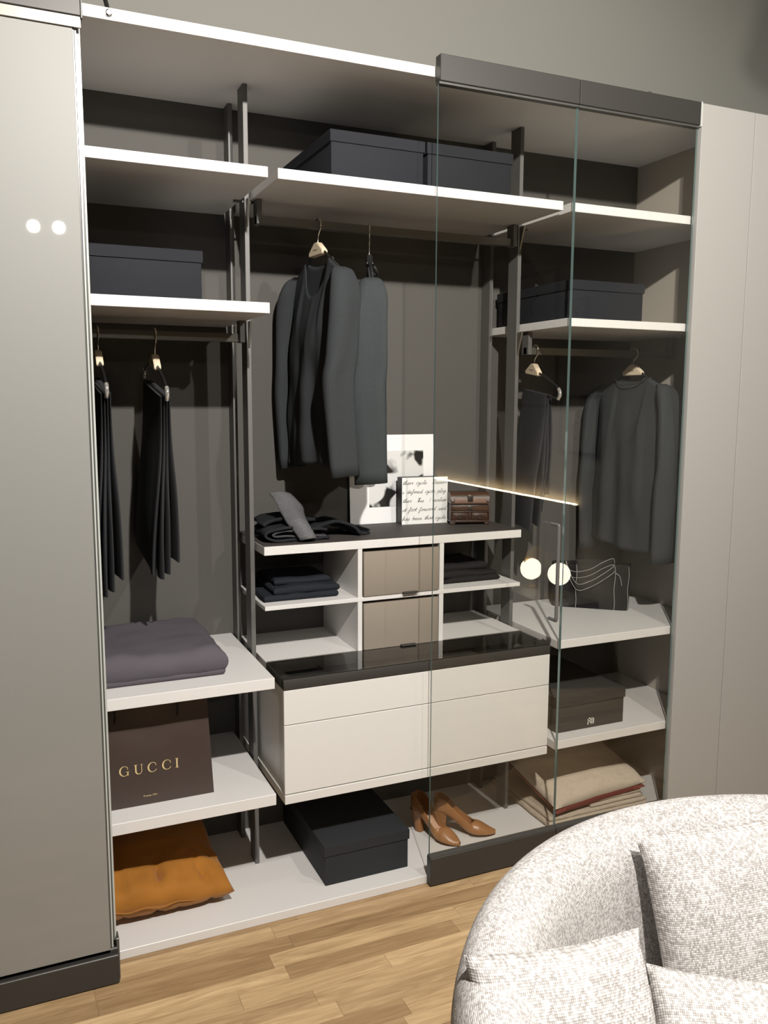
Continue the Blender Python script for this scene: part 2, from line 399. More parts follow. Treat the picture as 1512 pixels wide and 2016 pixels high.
# wardrobe shell
t = thing('wardrobe_back', 'dark linen-textured back panelling of the open wardrobe', 'back panel', (.5, YB, 0)); tag(t, kind='structure')
for x0, x1 in ((-1.2, .0125), (.0165, 1.009), (1.013, XR)):
    box('panel', x0, x1, YB, YB+.018, .0, 2.59, 'backpanel', t, .001)
box('joint_strip', -1.2, XR, YB+.018, YB+.03, 0, 2.59, 'rail_dark', t)
t = tag(box('wardrobe_side_panel', XR, XR+.02, -.02, YB+.03, 0, 2.59, 'sidepanel'), 'taupe inner side panel closing the wardrobe beside the grey cabinet', 'side panel', kind='structure')
tag(box('wardrobe_side_panel', -1.22, -1.2, -.02, YB+.03, 0, 2.59, 'sidepanel'), 'taupe inner side panel behind the satin glass door', 'side panel', kind='structure')
t = thing('tall_cabinet', 'matt grey tall cabinet with plain flush fronts right of the wardrobe', 'cabinet', (1.96, -.04, 0))
box('cabinet_front', 1.5175, 1.7575, -.04, -.02, .0, 2.612, 'greypanel', t, .001)
box('cabinet_front', 1.7605, 2.398, -.04, -.02, .0, 2.612, 'greypanel', t, .001)
box('carcass', 1.7575, 2.396, -.02, .596, .0, 2.60, 'rail_dark', t)

# ------------------------------------------------------------------ shelves
def shelf(name, x0, x1, z0, z1, label, y0=0., y1=YB, mat='white', cat='shelf', group=None):
    t = thing(name, label, cat, ((x0+x1)/2, (y0+y1)/2, z0), group=group)
    box('board', x0, x1, y0, y1, z0, z1, mat, t, .0012)
    return t
t = shelf('wardrobe_top_panel', -1.2, XR, 2.5614, 2.5909, 'long white top panel roofing the whole wardrobe', cat='panel')
bm = lathe(BM(), [(0, -.010), (.006, -.010), (.009, -.007), (.010, 0)], 20, (-.411, 0, 2.576), 'y'); obj('cam_fastener', bm, 'steel', t, 40)
tag(t.children[-1], 'round steel fastener')
shelf('wardrobe_shelf', -1.2, 0, 2.2218, 2.2504, 'white shelf above the dark grey lidded box beside the satin glass door')
shelf('wardrobe_shelf', .0288, .9888, 2.2218, 2.2504, 'long white shelf carrying two dark grey boxes over the jackets')
shelf('wardrobe_shelf', 1.0228, XR, 2.2218, 2.2504, 'empty white shelf high behind the clear glass door')
shelf('wardrobe_shelf', -1.2, 0, 1.8518, 1.8816, 'white shelf with dark grey box on it and trousers hanging below')
shelf('wardrobe_shelf', 1.0228, XR, 1.8545, 1.8819, 'white shelf with dark grey box above the dark sweater')
shelf('wardrobe_shelf', -1.2, 0, .7460, .7803, 'white shelf carrying the folded purple-grey quilt')
shelf('wardrobe_shelf', 1.0228, XR, .7477, .7784, 'white shelf carrying the black stitched tote bag')
shelf('wardrobe_shelf', -1.2, 0, .3765, .4120, 'white shelf carrying the brown paper shopping bag')
shelf('wardrobe_shelf', 1.0228, XR, .3790, .4096, 'white shelf carrying the charcoal box with a silver mark')
shelf('wardrobe_platform', -1.2, XR, 0, .0281, 'long low white platform forming the base of the wardrobe', y0=-.0091, cat='platform')

# open compartment unit: desk-height top, two dividers, a middle shelf
t = thing('compartment_unit', 'open white compartment unit with dark top above the drawer chest', 'shelf unit', (.509, .37, .7657))
UX0, UX1, UY = .0288, .9888, .197
box('top_board', UX0, UX1, UY, YB, 1.1164, 1.1446, 'white', t, .001)
o = box('top_inlay', UX0+.001, UX1-.001, UY+.002, YB, 1.1446, 1.1470, 'desktop', t, .0006); o['label'] = 'dark brown textured top'
box('middle_shelf', UX0, UX1, UY, YB, .9363, .9503, 'white', t, .001)
for x0, x1 in ((.350, .366), (.657, .674)):
    box('divider', x0, x1, UY+.001, YB, .7657, .9363, 'white', t); box('divider', x0, x1, UY+.001, YB, .9503, 1.1164, 'white', t)
for z0, z1, lab, hx in ((.9520, 1.1085, 'taupe fabric box drawer in the upper middle compartment', .512), (.7672, .9310, 'taupe fabric box drawer in the lower middle compartment', .505)):
    d = thing('fabric_box', lab, 'box', (.511, .35, z0), group='fabric boxes in the compartment unit')
    bm = bx(BM(), .370, .652, UY-.004, UY+.012, z0, z1-.004, .003); obj('front', bm, 'taupe', d, 40)
    box('body', .374, .648, UY+.012, .52, z0, z1-.01, 'taupe', d)
    box('pull_tab', hx, hx+.056, UY-.018, UY-.003, z0+.001, z0+.006, 'rail_dark', d, .001)

# drawer chest with glazed tray on top
t = thing('drawer_chest', 'wide cream drawer chest with a dark glass-topped tray', 'drawer chest', (.5155, .27, .364))
KX0, KX1, KY = .0315, .9996, .0122
box('bottom_board', KX0, KX1, KY, YB, .364, .393, 'cream', t, .0012)
box('side_panel', KX0+.003, KX0+.022, KY+.021, YB, .393, .731, 'cream', t); box('side_panel', KX1-.022, KX1-.003, KY+.021, YB, .393, .731, 'cream', t)
box('drawer', KX0, KX1, KY+.001, KY+.020, .3965, .6175, 'cream', t, .0012); box('drawer', KX0, KX1, KY+.001, KY+.020, .6200, .7295, 'cream', t, .0012)
box('carcass', KX0+.022, KX1-.022, KY+.024, YB, .393, .700, 'rail_dark', t)
box('top_board', KX0, KX1, .207, YB, .735, .7657, 'white', t, .001)
bm = BM(); bd = .026
for a in ((KX0, KX1, KY, KY+bd), (KX0, KX1, .207-.022, .207), (KX0, KX0+bd, KY+bd, .185), (KX1-bd, KX1, KY+bd, .185)): bx(bm, *a, .7310, .7640, .0008)
fr = obj('tray_frame', bm, 'tray', t, 40); fr['label'] = 'dark brown tray frame'
box('tray_bed', KX0+bd, KX1-bd, KY+bd, .185, .706, .712, 'felt', fr)
for xx in (.20, .34, .52, .66, .80): box('tray_divider', xx, xx+.004, KY+bd, .185, .712, .745, 'tray', fr)
for xx, hh in ((.115, .010), (.72, .012), (.86, .018), (.915, .014), (.60, .010)):
    bm = lathe(BM(), [(0, 0), (.018, 0), (.022, hh*.5), (.016, hh), (0, hh)], 18, (xx, .10, .712)); obj('jewellery_pad', bm, 'headboard', fr, 40)
obj('glass_lid', bx(BM(), KX0+.001, KX1-.001, KY+.001, .206, .7642, .7672), 'lid_glass', t)

# ------------------------------------------------------------------ posts
def post(x0, x1, label):
    t = thing('wardrobe_post', label, 'post', ((x0+x1)/2, .40, .028), group='upright metal posts of the wardrobe')
    for y0, y1 in ((.287, .350), (.478, YB)):
        box('upright', x0, x1, y0, y1, .0281, 2.5614, 'metal', t, .0008)
    for zz in (2.2218, 1.852, .747, .377):    # wedge brackets under the shelves
        for yy in (.287, .500):
            bm = BM(); pr = [(yy+.001, zz), (yy-.030, zz), (yy-.026, zz-.012), (yy+.001, zz-.085)]
            a = [bm.verts.new((x0+.004, p[0], p[1])) for p in pr]; b_ = [bm.verts.new((x1-.004, p[0], p[1])) for p in pr]
            bm.faces.new(a); bm.faces.new(b_[::-1])
            for i in range(4): bm.faces.new((a[i], b_[i], b_[(i+1) % 4], a[(i+1) % 4]))
            obj('bracket', bm, 'metal_rail', t)
        if zz > 2: box('pin', x0-.03, x1+.03, .30, .308, zz-.007, zz-.001, 'metal', t, 0)
    return t
post(.0072, .0218, 'slim dark metal post between the trousers bay and the jackets bay')
post(1.0036, 1.0182, 'slim dark metal post behind the clear glass beside the sweater bay')

# ------------------------------------------------------------------ hanging rails
def rail(x0, x1, z0, z1, ztop, label):
    t = thing('hanging_rail', label, 'clothes rail', ((x0+x1)/2, .276, z0), group='hanging rails under the shelves')
    box('bar', x0, x1, .265, .287, z0, z1, 'metal_rail', t, .001)
    box('end_plate', x0, x0+.016, .255, .297, z0-.001, ztop, 'metal', t, .001); box('end_plate', x1-.016, x1, .255, .297, z0-.001, ztop, 'metal', t, .001)
rail(-1.18, -.006, 1.786, 1.812, 1.8518, 'flat bronze clothes rail carrying two pairs of trousers')
rail(.038, .978, 2.148, 2.174, 2.2218, 'flat bronze clothes rail carrying two dark jackets')
rail(1.036, 1.718, 1.774, 1.800, 1.8545, 'flat bronze clothes rail carrying trousers and the sweater')

# ------------------------------------------------------------------ glass doors
def glass_door(x0, x1, label, handle=False):
    t = thing('glass_door', label, 'door', ((x0+x1)/2, -.025, 0), group='clear glass doors on the wardrobe')
    g = .0012
    bm = bx(BM(), x0+.002, x1-.002, -.029, -.021, .10, 2.545)
    for f in bm.faces: f.material_index = 1 if abs(f.normal.x) > .5 else 0
    obj('pane', bm, None, t, mats=['clear_glass', 'glass_edge'])
    box('top_rail', x0+g, x1-g, -.040, -.008, 2.5400, 2.6144, 'rail_dark', t, .0015)
    box('top_seal', x0+g, x1-g, -.034, -.012, 2.5330, 2.5400, 'edge_dark', t, 0)
    box('bottom_rail', x0+g, x1-g, -.040, -.010, .006, .1020, 'rail_dark', t, .0015)
    box('bottom_seal', x0+g, x1-g, -.036, -.014, .1020, .1080, 'edge_dark', t, 0)
    if handle:
        bm = BM(); hx = .960
        tube(bm, catmull([(hx, -.029, 1.199), (hx, -.055, 1.199), (hx, -.068, 1.199), (hx, -.072, 1.195), (hx, -.072, 1.17)], 4), .0055, 10)
        tube(bm, [(hx, -.072, 1.195), (hx, -.072, .880)], .0062, 12)
        tube(bm, catmull([(hx, -.029, .874), (hx, -.055, .874), (hx, -.068, .874), (hx, -.072, .878), (hx, -.072, .90)], 4), .0055, 10)
        obj('handle', bm, 'metal', t, 50)
    return t
GX0, GX1, GX2 = .5129, 1.0121, 1.5120
glass_door(GX0, GX1, 'clear glass door with a vertical bar handle, dark rails', True)
t = glass_door(GX1, GX2, 'plain clear glass door with dark rails beside the grey cabinet')
bm = BM()
lathe(bm, [(.0, 0), (.006, 0), (.006, .006), (.003, .009), (0, .009)], 12, (1.30, -.024, 2.6144)); obj('roller_cap', bm, 'rail_dark', t, 40)
box('end_cap', GX2-.0012, GX2+.0045, -.041, -.008, 2.536, 2.616, 'edge_light', t)

# satin glass sliding door, stacked panels, in front of the left end
t = thing('satin_door', 'tall satin grey-beige glass sliding door with dark base rail', 'door', (-1.3, -.09, 0))
WX, DXL = -.488, -2.3
box('pane', DXL, WX-.020, -.098, -.088, .09, 2.53, 'door_glass', t, .001)
for k, (dx, yy, mm) in enumerate(((-.0185, -.094, 'edge_dark'), (-.0135, -.092, 'edge_light'), (-.009, -.082, 'edge_dark'), (-.0045, -.080, 'edge_light'))):
    box('edge_profile', WX+dx-.002, WX+dx+.0022, yy, yy+.012, .10, 2.53, mm, t, .0004)
box('rear_pane', DXL, WX-.004, -.074, -.066, .09, 2.53, 'door_glass', t, .001)
box('rear_edge', WX-.004, WX-.001, -.074, -.066, .09, 2.53, 'edge_light', t, .0004)
box('base_rail', DXL, WX, -.112, -.098, .004, .0880, 'rail_dark', t, .002)
box('rail_step', DXL, WX, -.098, -.086, .004, .1010, 'rail_dark', t, .002)
box('rail_step', DXL, WX-.002, -.082, -.062, .004, .1180, 'rail_dark', t, .002)
box('end_cap', WX-.004, WX+.004, -.096, -.060, .004, .1260, 'edge_dark', t, .001)
box('top_rail', DXL, WX, -.108, -.062, 2.516, 2.60, 'rail_dark', t, .002)
box('top_end_cap', WX-.001, WX+.003, -.112, -.060, 2.51, 2.61, 'edge_dark', t, .001)
box('top_trim', DXL, WX, -.104, -.099, 2.490, 2.516, 'metal_rail', t, .001)

# ------------------------------------------------------------------ lidded boxes
def lidded(name, label, x0, x1, y0, y1, z0, z1, lid, mat, over=.004, gap=.002, rotz=0, group=None):
    cx, cy = (x0+x1)/2, (y0+y1)/2
    t = thing(name, label, 'box', (cx, cy, z0), (0, 0, rotz), group)
    a, b_ = (x1-x0)/2, (y1-y0)/2
    obj('body', bx(BM(), -a+over, a-over, -b_+over, b_-over, 0, z1-z0-.004, .0012), mat, t, 40, world=False)
    bm = BM(); h = z1-z0
    bx(bm, -a, a, -b_, b_, h-.004, h, .001)
    for q in ((-a, a, -b_, -b_+.003), (-a, a, b_-.003, b_), (-a, -a+.003, -b_+.003, b_-.003), (a-.003, a, -b_+.003, b_-.003)): bx(bm, *q, h-lid, h-.003)
    obj('lid', bm, mat, t, 40, world=False)
    return t
lidded('storage_box', 'dark grey lidded storage box beside the black post, over the jackets', .205, .513, .055, .52, 2.2504, 2.392, .033, 'grey_box', group='dark grey storage boxes on the shelves')
lidded('storage_box', 'dark grey lidded storage box partly behind the clear glass, over the jackets', .521, .829, .055, .52, 2.2504, 2.392, .033, 'grey_box', group='dark grey storage boxes on the shelves')
lidded('storage_box', 'dark grey lidded storage box on the shelf above the trousers', -.49, -.174, .06, .52, 1.8816, 2.020, .032, 'grey_box', group='dark grey storage boxes on the shelves')
lidded('storage_box', 'dark grey lidded storage box on the shelf above the sweater', 1.050, 1.362, .03, .50, 1.8819, 2.012, .032, 'grey_box', group='dark grey storage boxes on the shelves')
lidded('shoe_box', 'long black lidded shoe box on the white platform', .178, .484, .062, .535, .0281, .165, .034, 'black_box')
t = lidded('shoe_box', 'charcoal lidded box with a small silver mark on its front', 1.068, 1.376, .056, .50, .4096, .5435, .036, 'charcoal_box')
bm = BM(); lw = .0042; zx, zz = 1.2085, .4225; yy = .056+.004-.0006
for a in ((0, 0, lw, .026), (0, .021, .012, .026), (0, .0115, .012, .0155),            # F
          (.0115, 0, .0155, .026), (.0115, .021, .021, .026), (.0115, .0115, .021, .0155), (.0115, 0, .021, .0045), (.0175, .0, .0205, .026),
          (.0235, 0, .0285, .026), (.019, .0, .0285, .003), (.019, .023, .0285, .026)):
    bx(bm, zx+a[0], zx+a[2], yy-.0004, yy+.0004, zz+a[1], zz+a[3])
obj('silver_mark', bm, 'logo', t)

# ------------------------------------------------------------------ hangers and clothes
def hanger(neck, rotz, label, tilt=0, wood='hanger_wood', bar=False, group='wooden-block hangers on the rails', hook_top=None, arm=.205, drop=.072, slim=False):
    """origin = top of the wooden block, where the hook enters; local x along the arms"""
    t = thing('clothes_hanger', label, 'hanger', neck, (0, tilt, rotz), group)
    hh = (hook_top-neck[2]) if hook_top else .09
    bm = BM(); k = hh-.022
    tube(bm, catmull([(0, 0, -.006), (0, 0, .012), (.004, 0, k*.45), (.018, 0, k*.75), (.021, 0, k), (.017, 0, hh-.006), (0, 0, hh), (-.015, 0, hh-.006), (-.020, 0, k-.004)], 6), .0022, 8)
    obj('hook', bm, 'hook', t, 60, world=False)
    bm = BM(); prism(bm, [(-.010, 0), (.010, 0), (.048, -.027), (.051, -.035), (.046, -.041), (-.046, -.041), (-.051, -.035), (-.048, -.027)], -.010, .010)
    bmesh.ops.bevel(bm, geom=bm.edges[:], offset=.002, segments=2, affect='EDGES'); blk = obj('block', bm, wood, t, 40, world=False)
    bm = BM(); strokes(bm, [[(-.016+.0016*i, -.0235+.0016*math.sin(i*2.1)) for i in range(19)]], .0022, lambda p: Vector((p.x, -.0103, p.y))); obj('brand_mark', bm, 'hanger_mark', blk, world=False)
    for s in (-1, 1):
        bm = BM(); tube(bm, catmull([(s*.046, 0, -.033), (s*.095, 0, -.064), (s*.128, 0, -.086), (s*arm, 0, -drop)] if slim else [(s*.046, 0, -.031), (s*.10, 0, -.040), (s*.16, 0, -.055), (s*arm, 0, -drop)], 5), .0045, 8); obj('arm', bm, 'black_rod', t, 60, world=False)
        bm = BM(); tube(bm, catmull([(s*(arm-.006), 0, -drop+.003), (s*(arm+.004), 0, -drop-.006), (s*(arm+.006), 0, -drop-.02), (s*(arm-.002), 0, -drop-.032)], 4), .0062, 10); obj('tip', bm, 'clear_tip', t, 60, world=False)
    if bar:
        bm = BM(); tube(bm, [(-arm, 0, -drop-.031), (arm, 0, -drop-.031)], .0045, 8); obj('trouser_bar', bm, 'black_rod', t, 60, world=False)
    return t

def upper_garment(name, label, cat, neck, rotz, mat, W=.20, WH=.225, L=.70, D=.055, dip=.085, nw=.34, seed=1, placket=True, sl_len=.58, out=(.04, .035), fwd=(-.015, -.03), sr=(.070, .055), slope=.36, group=None):
    """origin = neck point; hangs in local x (shoulders), y (front is -y), z down"""
    t = thing(name, label, cat, neck, (0, 0, rotz), group); nu, nv = 40, 44
    def top(u, front):
        zs = -slope*W*abs(u)**1.15
        a = abs(u)/nw
        if a < 1: zs = -slope*W*nw**1.15-(dip if front else .018)*math.sqrt(max(0, 1-a*a))
        return zs
    for front in (True, False):
        rows = []
        for j in range(nv+1):
            v = j/nv; r_ = []
            for i in range(nu+1):
                u = -1+2*i/nu; zt = top(u, front); zh = -L+.012*math.sin(u*2+seed)+(.02*(1-u*u) if not front else 0)
                z = zt+(zh-zt)*v; hw = W*.97+(WH-W*.97)*smooth(v*1.1)-.018*math.sin(math.pi*min(1, v*1.3))
                dz = (top(0 if abs(u) < nw else u, False)-z)/.30 if front and abs(u) < nw else (-slope*W*abs(u)**1.15-z)/.26
                dd = D*smooth(dz+.10)*math.sqrt(max(0, 1-u*u))+(.004 if abs(u) < .999 else 0)
                f = .009*smooth((v-.1)*1.4)*(math.sin(u*7.5+seed*1.3+v*1.1)+.6*math.sin(u*13+seed*2.1-v))*(1-u*u)**.5
                nz = noise.noise(Vector((u*2.2, v*4, seed+(3 if front else 7))))*.010*smooth(v*3)
                yv = -(dd+f+nz) if front else (dd*.8+f*.6+nz)
                if front and placket and u > 0 and v > .02: yv -= .0022*smooth((.16-u)*30)*1.0
                r_.append(Vector((u*hw, yv, z)))
            rows.append(r_)
        bm = BM(); grid(bm, rows); o = obj('front' if front else 'back', bm, mat, t, 60, world=False, solid=.003)
    if placket:
        bm = BM(); ln = [(.0, -.13-.5*k/24*(L-.14)/.5) for k in range(25)]
    # neckband
    bm = BM(); pts = []
    for k in range(25):
        a = math.pi*k/24; u = nw*math.cos(a); zt = top(u*.999, True); pts.append((u*W*.97, -.010-.022*math.sin(a), zt))
    if not placket: tube(bm, pts, .0022, 6); obj('neckband', bm, mat, t, 60, world=False)
    bm = BM(); pts = []
    for k in range(25):
        a = math.pi*k/24; u = nw*math.cos(a); pts.append((u*W*.97, .012+.014*math.sin(a), top(u*.999, False)))
    tube(bm, pts, .0036, 6); obj('neckband', bm, mat, t, 60, world=False)
    for s in (-1, 1):
        q = 0 if s < 0 else 1; zs = -slope*W
        path = catmull([(s*(W*.78), 0, zs+.024), (s*(W*.92), -.002, zs+.002), (s*(W+out[q]*.45), -.006, zs-.09), (s*(W+out[q]), fwd[q]*.7, zs-.25), (s*(W+out[q]*.95), fwd[q], zs-.36), (s*(W+out[q]*.62), fwd[q]*.3, zs-sl_len)], 7)
        rows = []; n = 22; m = len(path)-1
        for k, p in enumerate(path):
            tt = k/m; ra = sr[0]*(.42+.58*smooth(tt*2.6)) if tt < .38 else sr[0]+(sr[1]-sr[0])*(tt-.38)/.62; rb = .010+.012*smooth(tt*3.2)
            row = []
            for i in range(n):
                a = 2*math.pi*i/n; nz = noise.noise(Vector((math.cos(a)*1.1, math.sin(a)*1.1+s*3, tt*5+seed)))*.010*smooth(tt*4)
                fold = .006*math.sin(a*2+tt*4+seed)*smooth(tt*3)
                cc, ss = math.copysign(abs(math.cos(a))**.75, math.cos(a)), math.copysign(abs(math.sin(a))**.9, math.sin(a)); row.append(p+Vector((cc*(rb+nz*.6+fold), ss*(ra+nz*.5), .004*math.sin(a) if tt > .9 else 0)))
            rows.append(row)
        bm = BM(); V = grid(bm, rows, closed_u=True); bm.faces.new(V[0]); obj('sleeve', bm, mat, t, 60, world=False, solid=.003)
    return t

# jackets over the compartment unit
J1 = at(626, 478, y=.270); j1r = R(-84)
hanger(J1, j1r, 'hanger with pale wooden block holding the wide-open dark jacket', hook_top=2.181, arm=.152, drop=.104, slim=True)
upper_garment('jacket', 'dark grey collarless jacket showing its front, nearest the metal post', 'jacket', J1+Vector((0, 0, -.016)), j1r, 'jacket', W=.195, WH=.215, L=.700, D=.046, dip=.115, nw=.42, seed=1.0, sl_len=.615, out=(.020, .016), fwd=(-.012, -.035), sr=(.052, .048), slope=.52)
J2 = at(727, 502, y=.262); j2r = R(-110)
hanger(J2, j2r, 'black hanger turned edge-on holding the jacket beside the clear glass', wood='black_rod', hook_top=2.181, arm=.152, drop=.104, slim=True)
upper_garment('jacket', 'dark grey jacket hanging edge-on beside the clear glass door', 'jacket', J2+Vector((0, 0, -.016)), j2r, 'jacket_brown', W=.195, WH=.205, L=.640, D=.056, dip=.05, seed=2.4, sl_len=.615, out=(.016, .018), fwd=(-.01, -.012), sr=(.052, .052), slope=.52)
# sweater in the right bay
S1 = at(1247, 718, y=.262); s1r = R(-86)
hanger(S1, s1r, 'hanger with pale wooden block holding the dark sweater', hook_top=1.808, arm=.152, drop=.104, slim=True)
upper_garment('sweater', 'dark grey round-neck sweater hanging behind the clear glass door', 'sweater', S1+Vector((0, 0, -.020)), s1r, 'sweater', W=.190, WH=.200, L=.680, D=.045, dip=.028, nw=.42, seed=3.7, placket=False, sl_len=.640, out=(.016, .024), fwd=(-.005, -.012), sr=(.050, .062), slope=.42)

def trousers(label, hang, rotz, tilt, x0, x1, layers, mat, z0=-.103):
    """folded over the hanger bar: layers = (y offset top, y offset bottom, length, thickness, near-edge shift)"""
    t = thing('trousers', label, 'trousers', hang, (0, tilt, rotz), group='trousers folded over hangers')
    for li, (ya, yb_, ln, th, sh) in enumerate(layers):
        rows = []; n = 26; m = 30
        for j in range(m+1):
            v = j/m; row = []; yc = ya+(yb_-ya)*smooth(v*1.05); tk = th*(.45+.55*smooth(v*2.2))
            X0 = x0-.01*v; X1 = x1+sh*smooth(v*1.5)+.006*math.sin(v*6+li*2); cx, hx = (X0+X1)/2, (X1-X0)/2
            for i in range(n):
                a = 2*math.pi*i/n; ca = math.copysign(abs(math.cos(a))**.35, math.cos(a)); sa = math.sin(a)
                px = cx+hx*ca; py = yc+tk*sa*(1 if abs(math.cos(a)) < .98 else 1)+.004*math.sin(px*40+li+v*3)*smooth(v*2)
                row.append(Vector((px, py, z0+.004-ln*v+.006*math.sin(px*25+li)*v)))
            rows.append(row)
        bm = BM(); V = grid(bm, rows, closed_u=True); bm.faces.new(V[0]); bm.faces.new(V[-1])
        obj('leg_fold', bm, mat, t, 60, world=False)
    return t
LAY = [(-.012, -.034, .535, .009, .0), (-.004, -.010, .545, .009, .02), (.005, .010, .540, .009, .012), (.012, .030, .500, .009, .03)]
H2 = at(305, 698, y=.270)
hanger(H2, R(-90), 'hanger with the fully visible pair of dark trousers', tilt=R(9), bar=True, hook_top=1.819, group='trouser hangers over the quilt')
trousers('dark trousers folded over a hanger, hanging free above the quilt', H2, R(-90), R(9), -.155, .185, LAY, 'trousers')
H1 = at(193, 690, y=.270)
hanger(H1, R(-90), 'hanger right against the satin glass door with dark trousers', tilt=R(9), bar=True, hook_top=1.819, group='trouser hangers over the quilt')
trousers('dark trousers folded over a hanger, half hidden by the satin glass door', H1, R(-90), R(9), -.155, .185, [(a, b_, l_+.05, c, d) for a, b_, l_, c, d in LAY], 'trousers')
H3 = at(1052, 716, y=.270)
hanger(H3, R(-97), 'hanger with thin dark trousers behind the clear glass', tilt=R(7), bar=True, hook_top=1.808, group=None)
trousers('thin dark trousers over a hanger beside the black tote bag', H3, R(-97), R(7), -.06, .13, [(-.008, -.026, .50, .009, .0), (.0, -.004, .47, .009, .02), (.008, .012, .42, .009, .012), (.012, .030, .36, .008, .02)], 'trousers')

# ------------------------------------------------------------------ things on the platform and lower shelves
def cushion(name, label, loc, rot, wd, hg, th, mat, cat='cushion', parent=None, **kw):
    bm = pillow(wd, hg, th, **kw); o = obj(name, bm, mat, None, 75); o.matrix_basis = Matrix.Translation(loc) @ Euler(rot).to_matrix().to_4x4()
    return tag(o, label, cat)
o = cushion('throw_cushion', 'orange velvet cushion lying on the platform beside the satin door', (-.372, .290, .112), (R(6), R(3), R(2)), .50, .44, .155, 'orange', seed=2, wr=.008, conc=.04, q=.36,
        crease=((.10, -.72, 1.45, .030, .035), (.66, -.70, 1.8, .026, .04), (.40, -.75, 1.3, .014, .03), (-.35, -.7, 1.6, .018, .04), (.85, -.35, 2.5, .020, .05), (.12, -.55, 1.9, .016, .03)))
bm = BM(); tube(bm, [(-.24+.02*i, -.212+.004*math.cos(i*.26), -.003+.004*math.sin(i*1.3)) for i in range(25)], .0022, 6); s_ = obj('seam', bm, 'orange', o, 60, world=False)
# quilt
t = thing('folded_quilt', 'thick purple-grey quilt folded flat on the white shelf', 'quilt', (-.36, .30, .7803))
obj('upper_fold', slab_full(BM(), -.62, -.122, .078, .515, .784, .866, seed=3, nz=.010, rim=.036), 'duvet', t, 75)
obj('lower_fold', slab_full(BM(), -.61, -.128, .086, .51, .7803, .808, seed=8, nz=.004, rim=.012), 'duvet', t, 75)

# paper shopping bag with gold lettering
t = thing('shopping_bag', 'brown paper shopping bag with gold capital lettering', 'shopping bag', (-.361, .15, .412))
BX0, BX1, BY0, BY1, BZ0, BZ1 = -.550, -.172, .088, .205, .412, .728
def bag_pt(u, v, side):   # u across, v up; the sheet bellies and creases a little
    x = BX0+(BX1-BX0)*u+(.012*v*(1-2*u)); z = BZ0+(BZ1-BZ0)*v; n_ = noise.noise(Vector((u*3, v*3, side*4.)))*.010*math.sin(math.pi*u)**.5*smooth(v*1.5)
    return x, z, n_
bm = BM(); nu, nv = 22, 18; ring = []
for j in range(nv+1):
    v = j/nv; row = []
    for i in range(nu+1): x, z, n_ = bag_pt(i/nu, v, 0); row.append(Vector((x, BY0+n_*.6+.018*v, z)))
    for i in range(1, 7): x, z, n_ = bag_pt(1, v, 0); f = i/7; row.append(Vector((x-.03*v*math.sin(math.pi*f), BY0+.018*v+(BY1-BY0-.036*v)*f, z)))
    for i in range(nu, -1, -1): x, z, n_ = bag_pt(i/nu, v, 1); row.append(Vector((x, BY1-.018*v+n_*.6, z)))
    for i in range(6, 0, -1): x, z, n_ = bag_pt(0, v, 0); f = i/7; row.append(Vector((x+.03*v*math.sin(math.pi*f), BY0+.018*v+(BY1-BY0-.036*v)*f, z)))
    ring.append(row)
V = grid(bm, ring, closed_u=True); bm.faces.new(V[0]); obj('paper', bm, 'brown_paper', t, 50)
def bag_y(x, z):
    v = (z-BZ0)/(BZ1-BZ0); u = (x-BX0-.012*v)/((BX1-BX0)-.024*v); n_ = noise.noise(Vector((u*3, v*3, 0.)))*.010*math.sin(math.pi*max(0, min(1, u)))**.5*smooth(v*1.5)
    return BY0+n_*.6+.018*v-.0009
for cx in (-.455, -.275):
    bm = BM(); tube(bm, catmull([(cx-.004, BY0+.012, .728), (cx, BY0+.003, .715), (cx+.003, BY0+.004, .69), (cx, BY0+.006, .672)], 5), .003, 8); obj('cord_handle', bm, 'black', t, 60)
def letter_poly(ch):
    """serif capitals as closed polygons (lists of (x,z)), cap height 1"""
    P = []
    def arc(cx, cz, rx, rz, a0, a1, n=26): return [(cx+rx*math.cos(R(a0+(a1-a0)*k/n)), cz+rz*math.sin(R(a0+(a1-a0)*k/n))) for k in range(n+1)]
    def rect(a, b_, c, d): P.append([(a, b_), (c, b_), (c, d), (a, d)])
    if ch in 'CG':
        o_ = arc(.50, .5, .50, .53, 38, 322); i_ = arc(.535, .5, .375, .475, 38, 322)
        P.extend([[o_[k], o_[k+1], i_[k+1], i_[k]] for k in range(26)])
        P.append([(.84, .86), (.90, .60), (.865, .60), (.80, .80)])
        if ch == 'C': P.append([(.845, .14), (.93, .27), (.90, .28), (.82, .19)])
        else: rect(.80, .03, .92, .42); rect(.66, .39, 1.02, .43)
    if ch == 'U':
        rect(.10, .30, .25, 1.0); rect(0, .96, .35, 1.0); rect(.76, .30, .82, 1.0); rect(.66, .96, .92, 1.0)
        o_ = arc(.46, .32, .36, .35, 180, 360); i_ = arc(.505, .32, .255, .28, 180, 360); P.extend([[o_[k], o_[k+1], i_[k+1], i_[k]] for k in range(26)])
    if ch == 'I':
        rect(.10, 0, .25, 1.0); rect(0, .96, .35, 1.0); rect(0, 0, .35, .04)
    return P
bm = BM()
for ch, lx, wd in (('G', -.448, .0285), ('U', -.4055, .0275), ('C', -.367, .0285), ('C', -.3245, .0285), ('I', -.2855, .0285)):
    for poly in letter_poly(ch):
        pts = [(lx+p[0]*wd, .5095+p[1]*.0288) for p in poly]
        a = [bm.verts.new((x, bag_y(x, z)-.0006, z)) for x, z in pts]; bm.faces.new(a)
bmesh.ops.triangulate(bm, faces=bm.faces[:], ngon_method='EAR_CLIP'); obj('gold_lettering', bm, 'gold', t)
